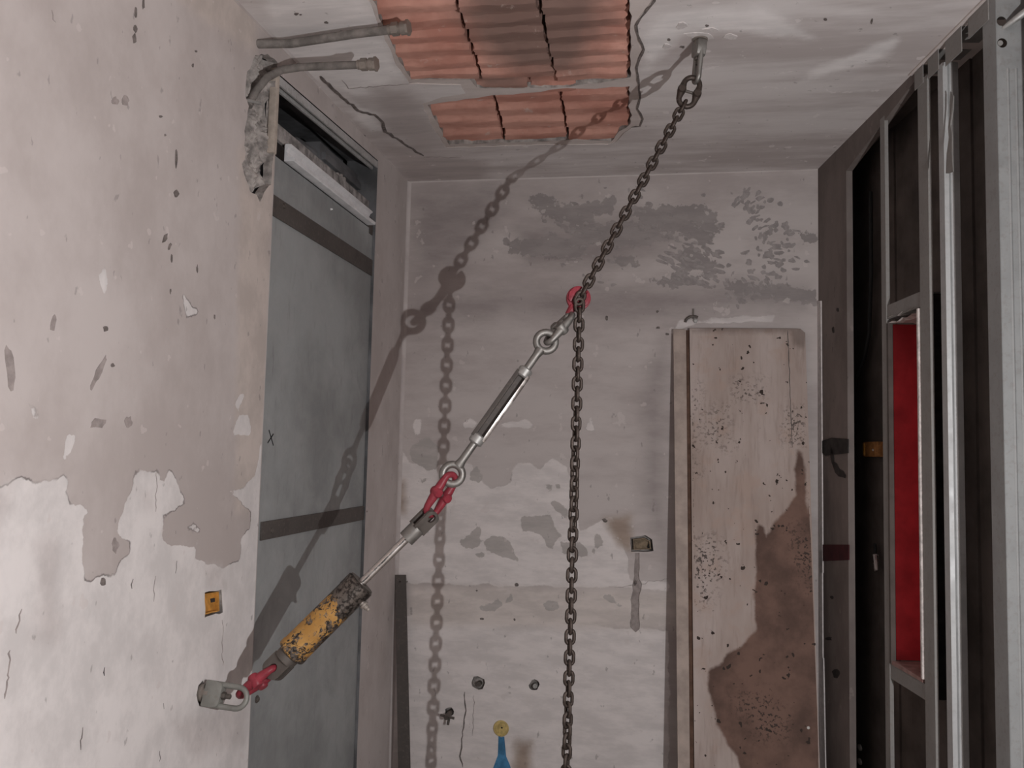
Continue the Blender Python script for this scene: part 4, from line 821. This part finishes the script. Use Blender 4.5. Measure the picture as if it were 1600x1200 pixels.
# metal pipe clamp behind the top of the board
c = BW.px(1083, 505); pc = thing('pipe_clamp', 'small metal pipe clamp on the back wall at the top left corner of the board', 'clamp', tuple(BW.to3(*c, 0)))
b = MB(); pts = [(-.035*math.cos(t), -.012, .03*math.sin(t)) for t in np.linspace(.1, 2.2, 8)]; b.tube(pts, .006, 8); b.build('clamp_strap', M_DKSTEEL, pc); b = MB(); b.lathe([(.010, 0), (.010, .014), (.006, .016)], 6, 'y'); b.v = [(x+.01, -y, z+.010) for x, y, z in b.v]; b.build('clamp_nut', M_STEEL, pc); b = MB(); b.box(-.004, .004, -.006, 0, .02, .065); b.build('clamp_tab', M_DKSTEEL, pc, 0)

# things in the partition
CP = Plane(RW.to3(0, 0, -.118), RW.e1, (0, 0, 1), RW.n)
def cavbox(name, label, cat, px0, px1, m, dep=.022):
    (u0, v1), (u1, v0) = CP.px(*px0), CP.px(*px1); o_ = CP.to3(u0, v0); t = thing(name, label, cat, tuple(o_))
    b = MB(); v = [CP.to3(u, v_, h)-o_ for h in (0, dep) for u, v_ in ((u0, v0), (u1, v0), (u1, v1), (u0, v1))]; b.add(v, [(3, 2, 1, 0), (4, 5, 6, 7)]+[(k, (k+1) % 4, 4+(k+1) % 4, 4+k) for k in range(4)]); b.build('box_body', m, t, 35, .003); return t, o_, (u0, u1, v0, v1)
t, o_, (u0, u1, v0, v1) = cavbox('junction_box', 'small dusty orange box inside the stud partition left of the red opening', 'junction box', (1357, 691), (1381, 714), M_ORANGED)
b = MB(); b.box(-.004, .004, -.004, .004, 0, .004); b.v = [tuple(CP.to3(u0+(u1-u0)*.7+x, v0+(v1-v0)*.45+y, .022+z)-o_) for x, y, z in b.v]; b.build('screw', M_WHITE, t, 0)
b = MB(); b.add([CP.to3(u0+(u1-u0)*f_, v, h)-o_ for h in (.0225, .026) for f_, v in ((.05, v0+.005), (.16, v0+.005), (.16, v1-.005), (.05, v1-.005))], [(3, 2, 1, 0), (4, 5, 6, 7)]+[(k, (k+1) % 4, 4+(k+1) % 4, 4+k) for k in range(4)]); b.build('box_rib', M_ORANGE, t, 0)
t = thing('conduit_end', 'shiny brass conduit end showing beside the red opening inside the partition', 'conduit', tuple(CP.to3(*CP.px(1378, 880), .02)))
o_ = CP.to3(*CP.px(1378, 880), .02); b = MB(); b.tube([CP.to3(*CP.px(1376, 868), .02)-o_, CP.to3(*CP.px(1382, 893), .03)-o_], [.012, .009], 10); b.build('conduit_sleeve', M_CHROME, t); b = MB(); b.tube([CP.to3(*CP.px(1372, 850), .012)-o_, CP.to3(*CP.px(1376, 868), .02)-o_], .006, 8); b.build('conduit_tail', M_INK, t)
cb_ = MB(); cp = [(1372, 300), (1373, 420), (1370, 520), (1362, 560), (1350, 590), (1344, 630), (1347, 660), (1341, 690), (1352, 725), (1345, 745)]
cb_.tube([CP.to3(*CP.px(*p), .03) for p in cp], .008, 8); tag(cb_.build('cable', M_INK, None, 50), 'black cable dropping through the dark end of the stud partition', 'cable')
for k_, lab in ((1168, 'upper of two pale round discs low in the dark partition'), (1190, 'lower of two pale round discs low in the dark partition')):
    t = MB(); c = CP.px(1345, k_); t.v = []; b = MB(); b.lathe([(.012, 0), (.012, .006), (.008, .008)], 12); b.v = [tuple(CP.to3(c[0]+x*1.6, c[1]+y, z+.001)) for x, y, z in b.v]; tag(b.build('pale_disc', M_WHITE, None, 35), lab, 'disc', 'pale discs in the partition')  # two plain pale discs, one above the other
# torn steel strip hanging off the bright stud, cable tail through the near stud
SPn = Plane(RW.to3(0, 0, .006), RW.e1, (0, 0, 1), RW.n)
sp_px = [(1481, 143), (1486, 150), (1486, 170), (1484, 195), (1488, 212), (1491, 240), (1496, 268), (1489, 271), (1484, 271), (1482, 240), (1483, 215), (1480, 200), (1481, 180), (1480, 165)]
q = SPn.pxs(sp_px); b = MB(); b.prism(q, lambda u, v: SPn.to3(u, v, .002+.012*math.sin(9*v)), lambda u, v: SPn.to3(u, v, .005+.012*math.sin(9*v))); tag(b.build('torn_strip', M_STUD, None, 0), 'torn strip of sheet metal hanging from the bright stud near the ceiling', 'metal strip')
WC = Plane(WB.to3(0, 0, .01), WB.e1, (0, 0, 1), WB.n); b = MB(); b.tube([WC.hit(1568, 42)-WB.n*.03, WC.hit(1573, 40), WC.hit(1588, 30)+WB.n*.02, WC.hit(1612, 14)+WB.n*.05, WC.hit(1650, -10)+WB.n*.08], [.004, .007, .010, .011, .011], 10); tag(b.build('conduit', M_STEEL, None, 50), 'grey flexible conduit coming out of the nearest stud under the ceiling', 'conduit')
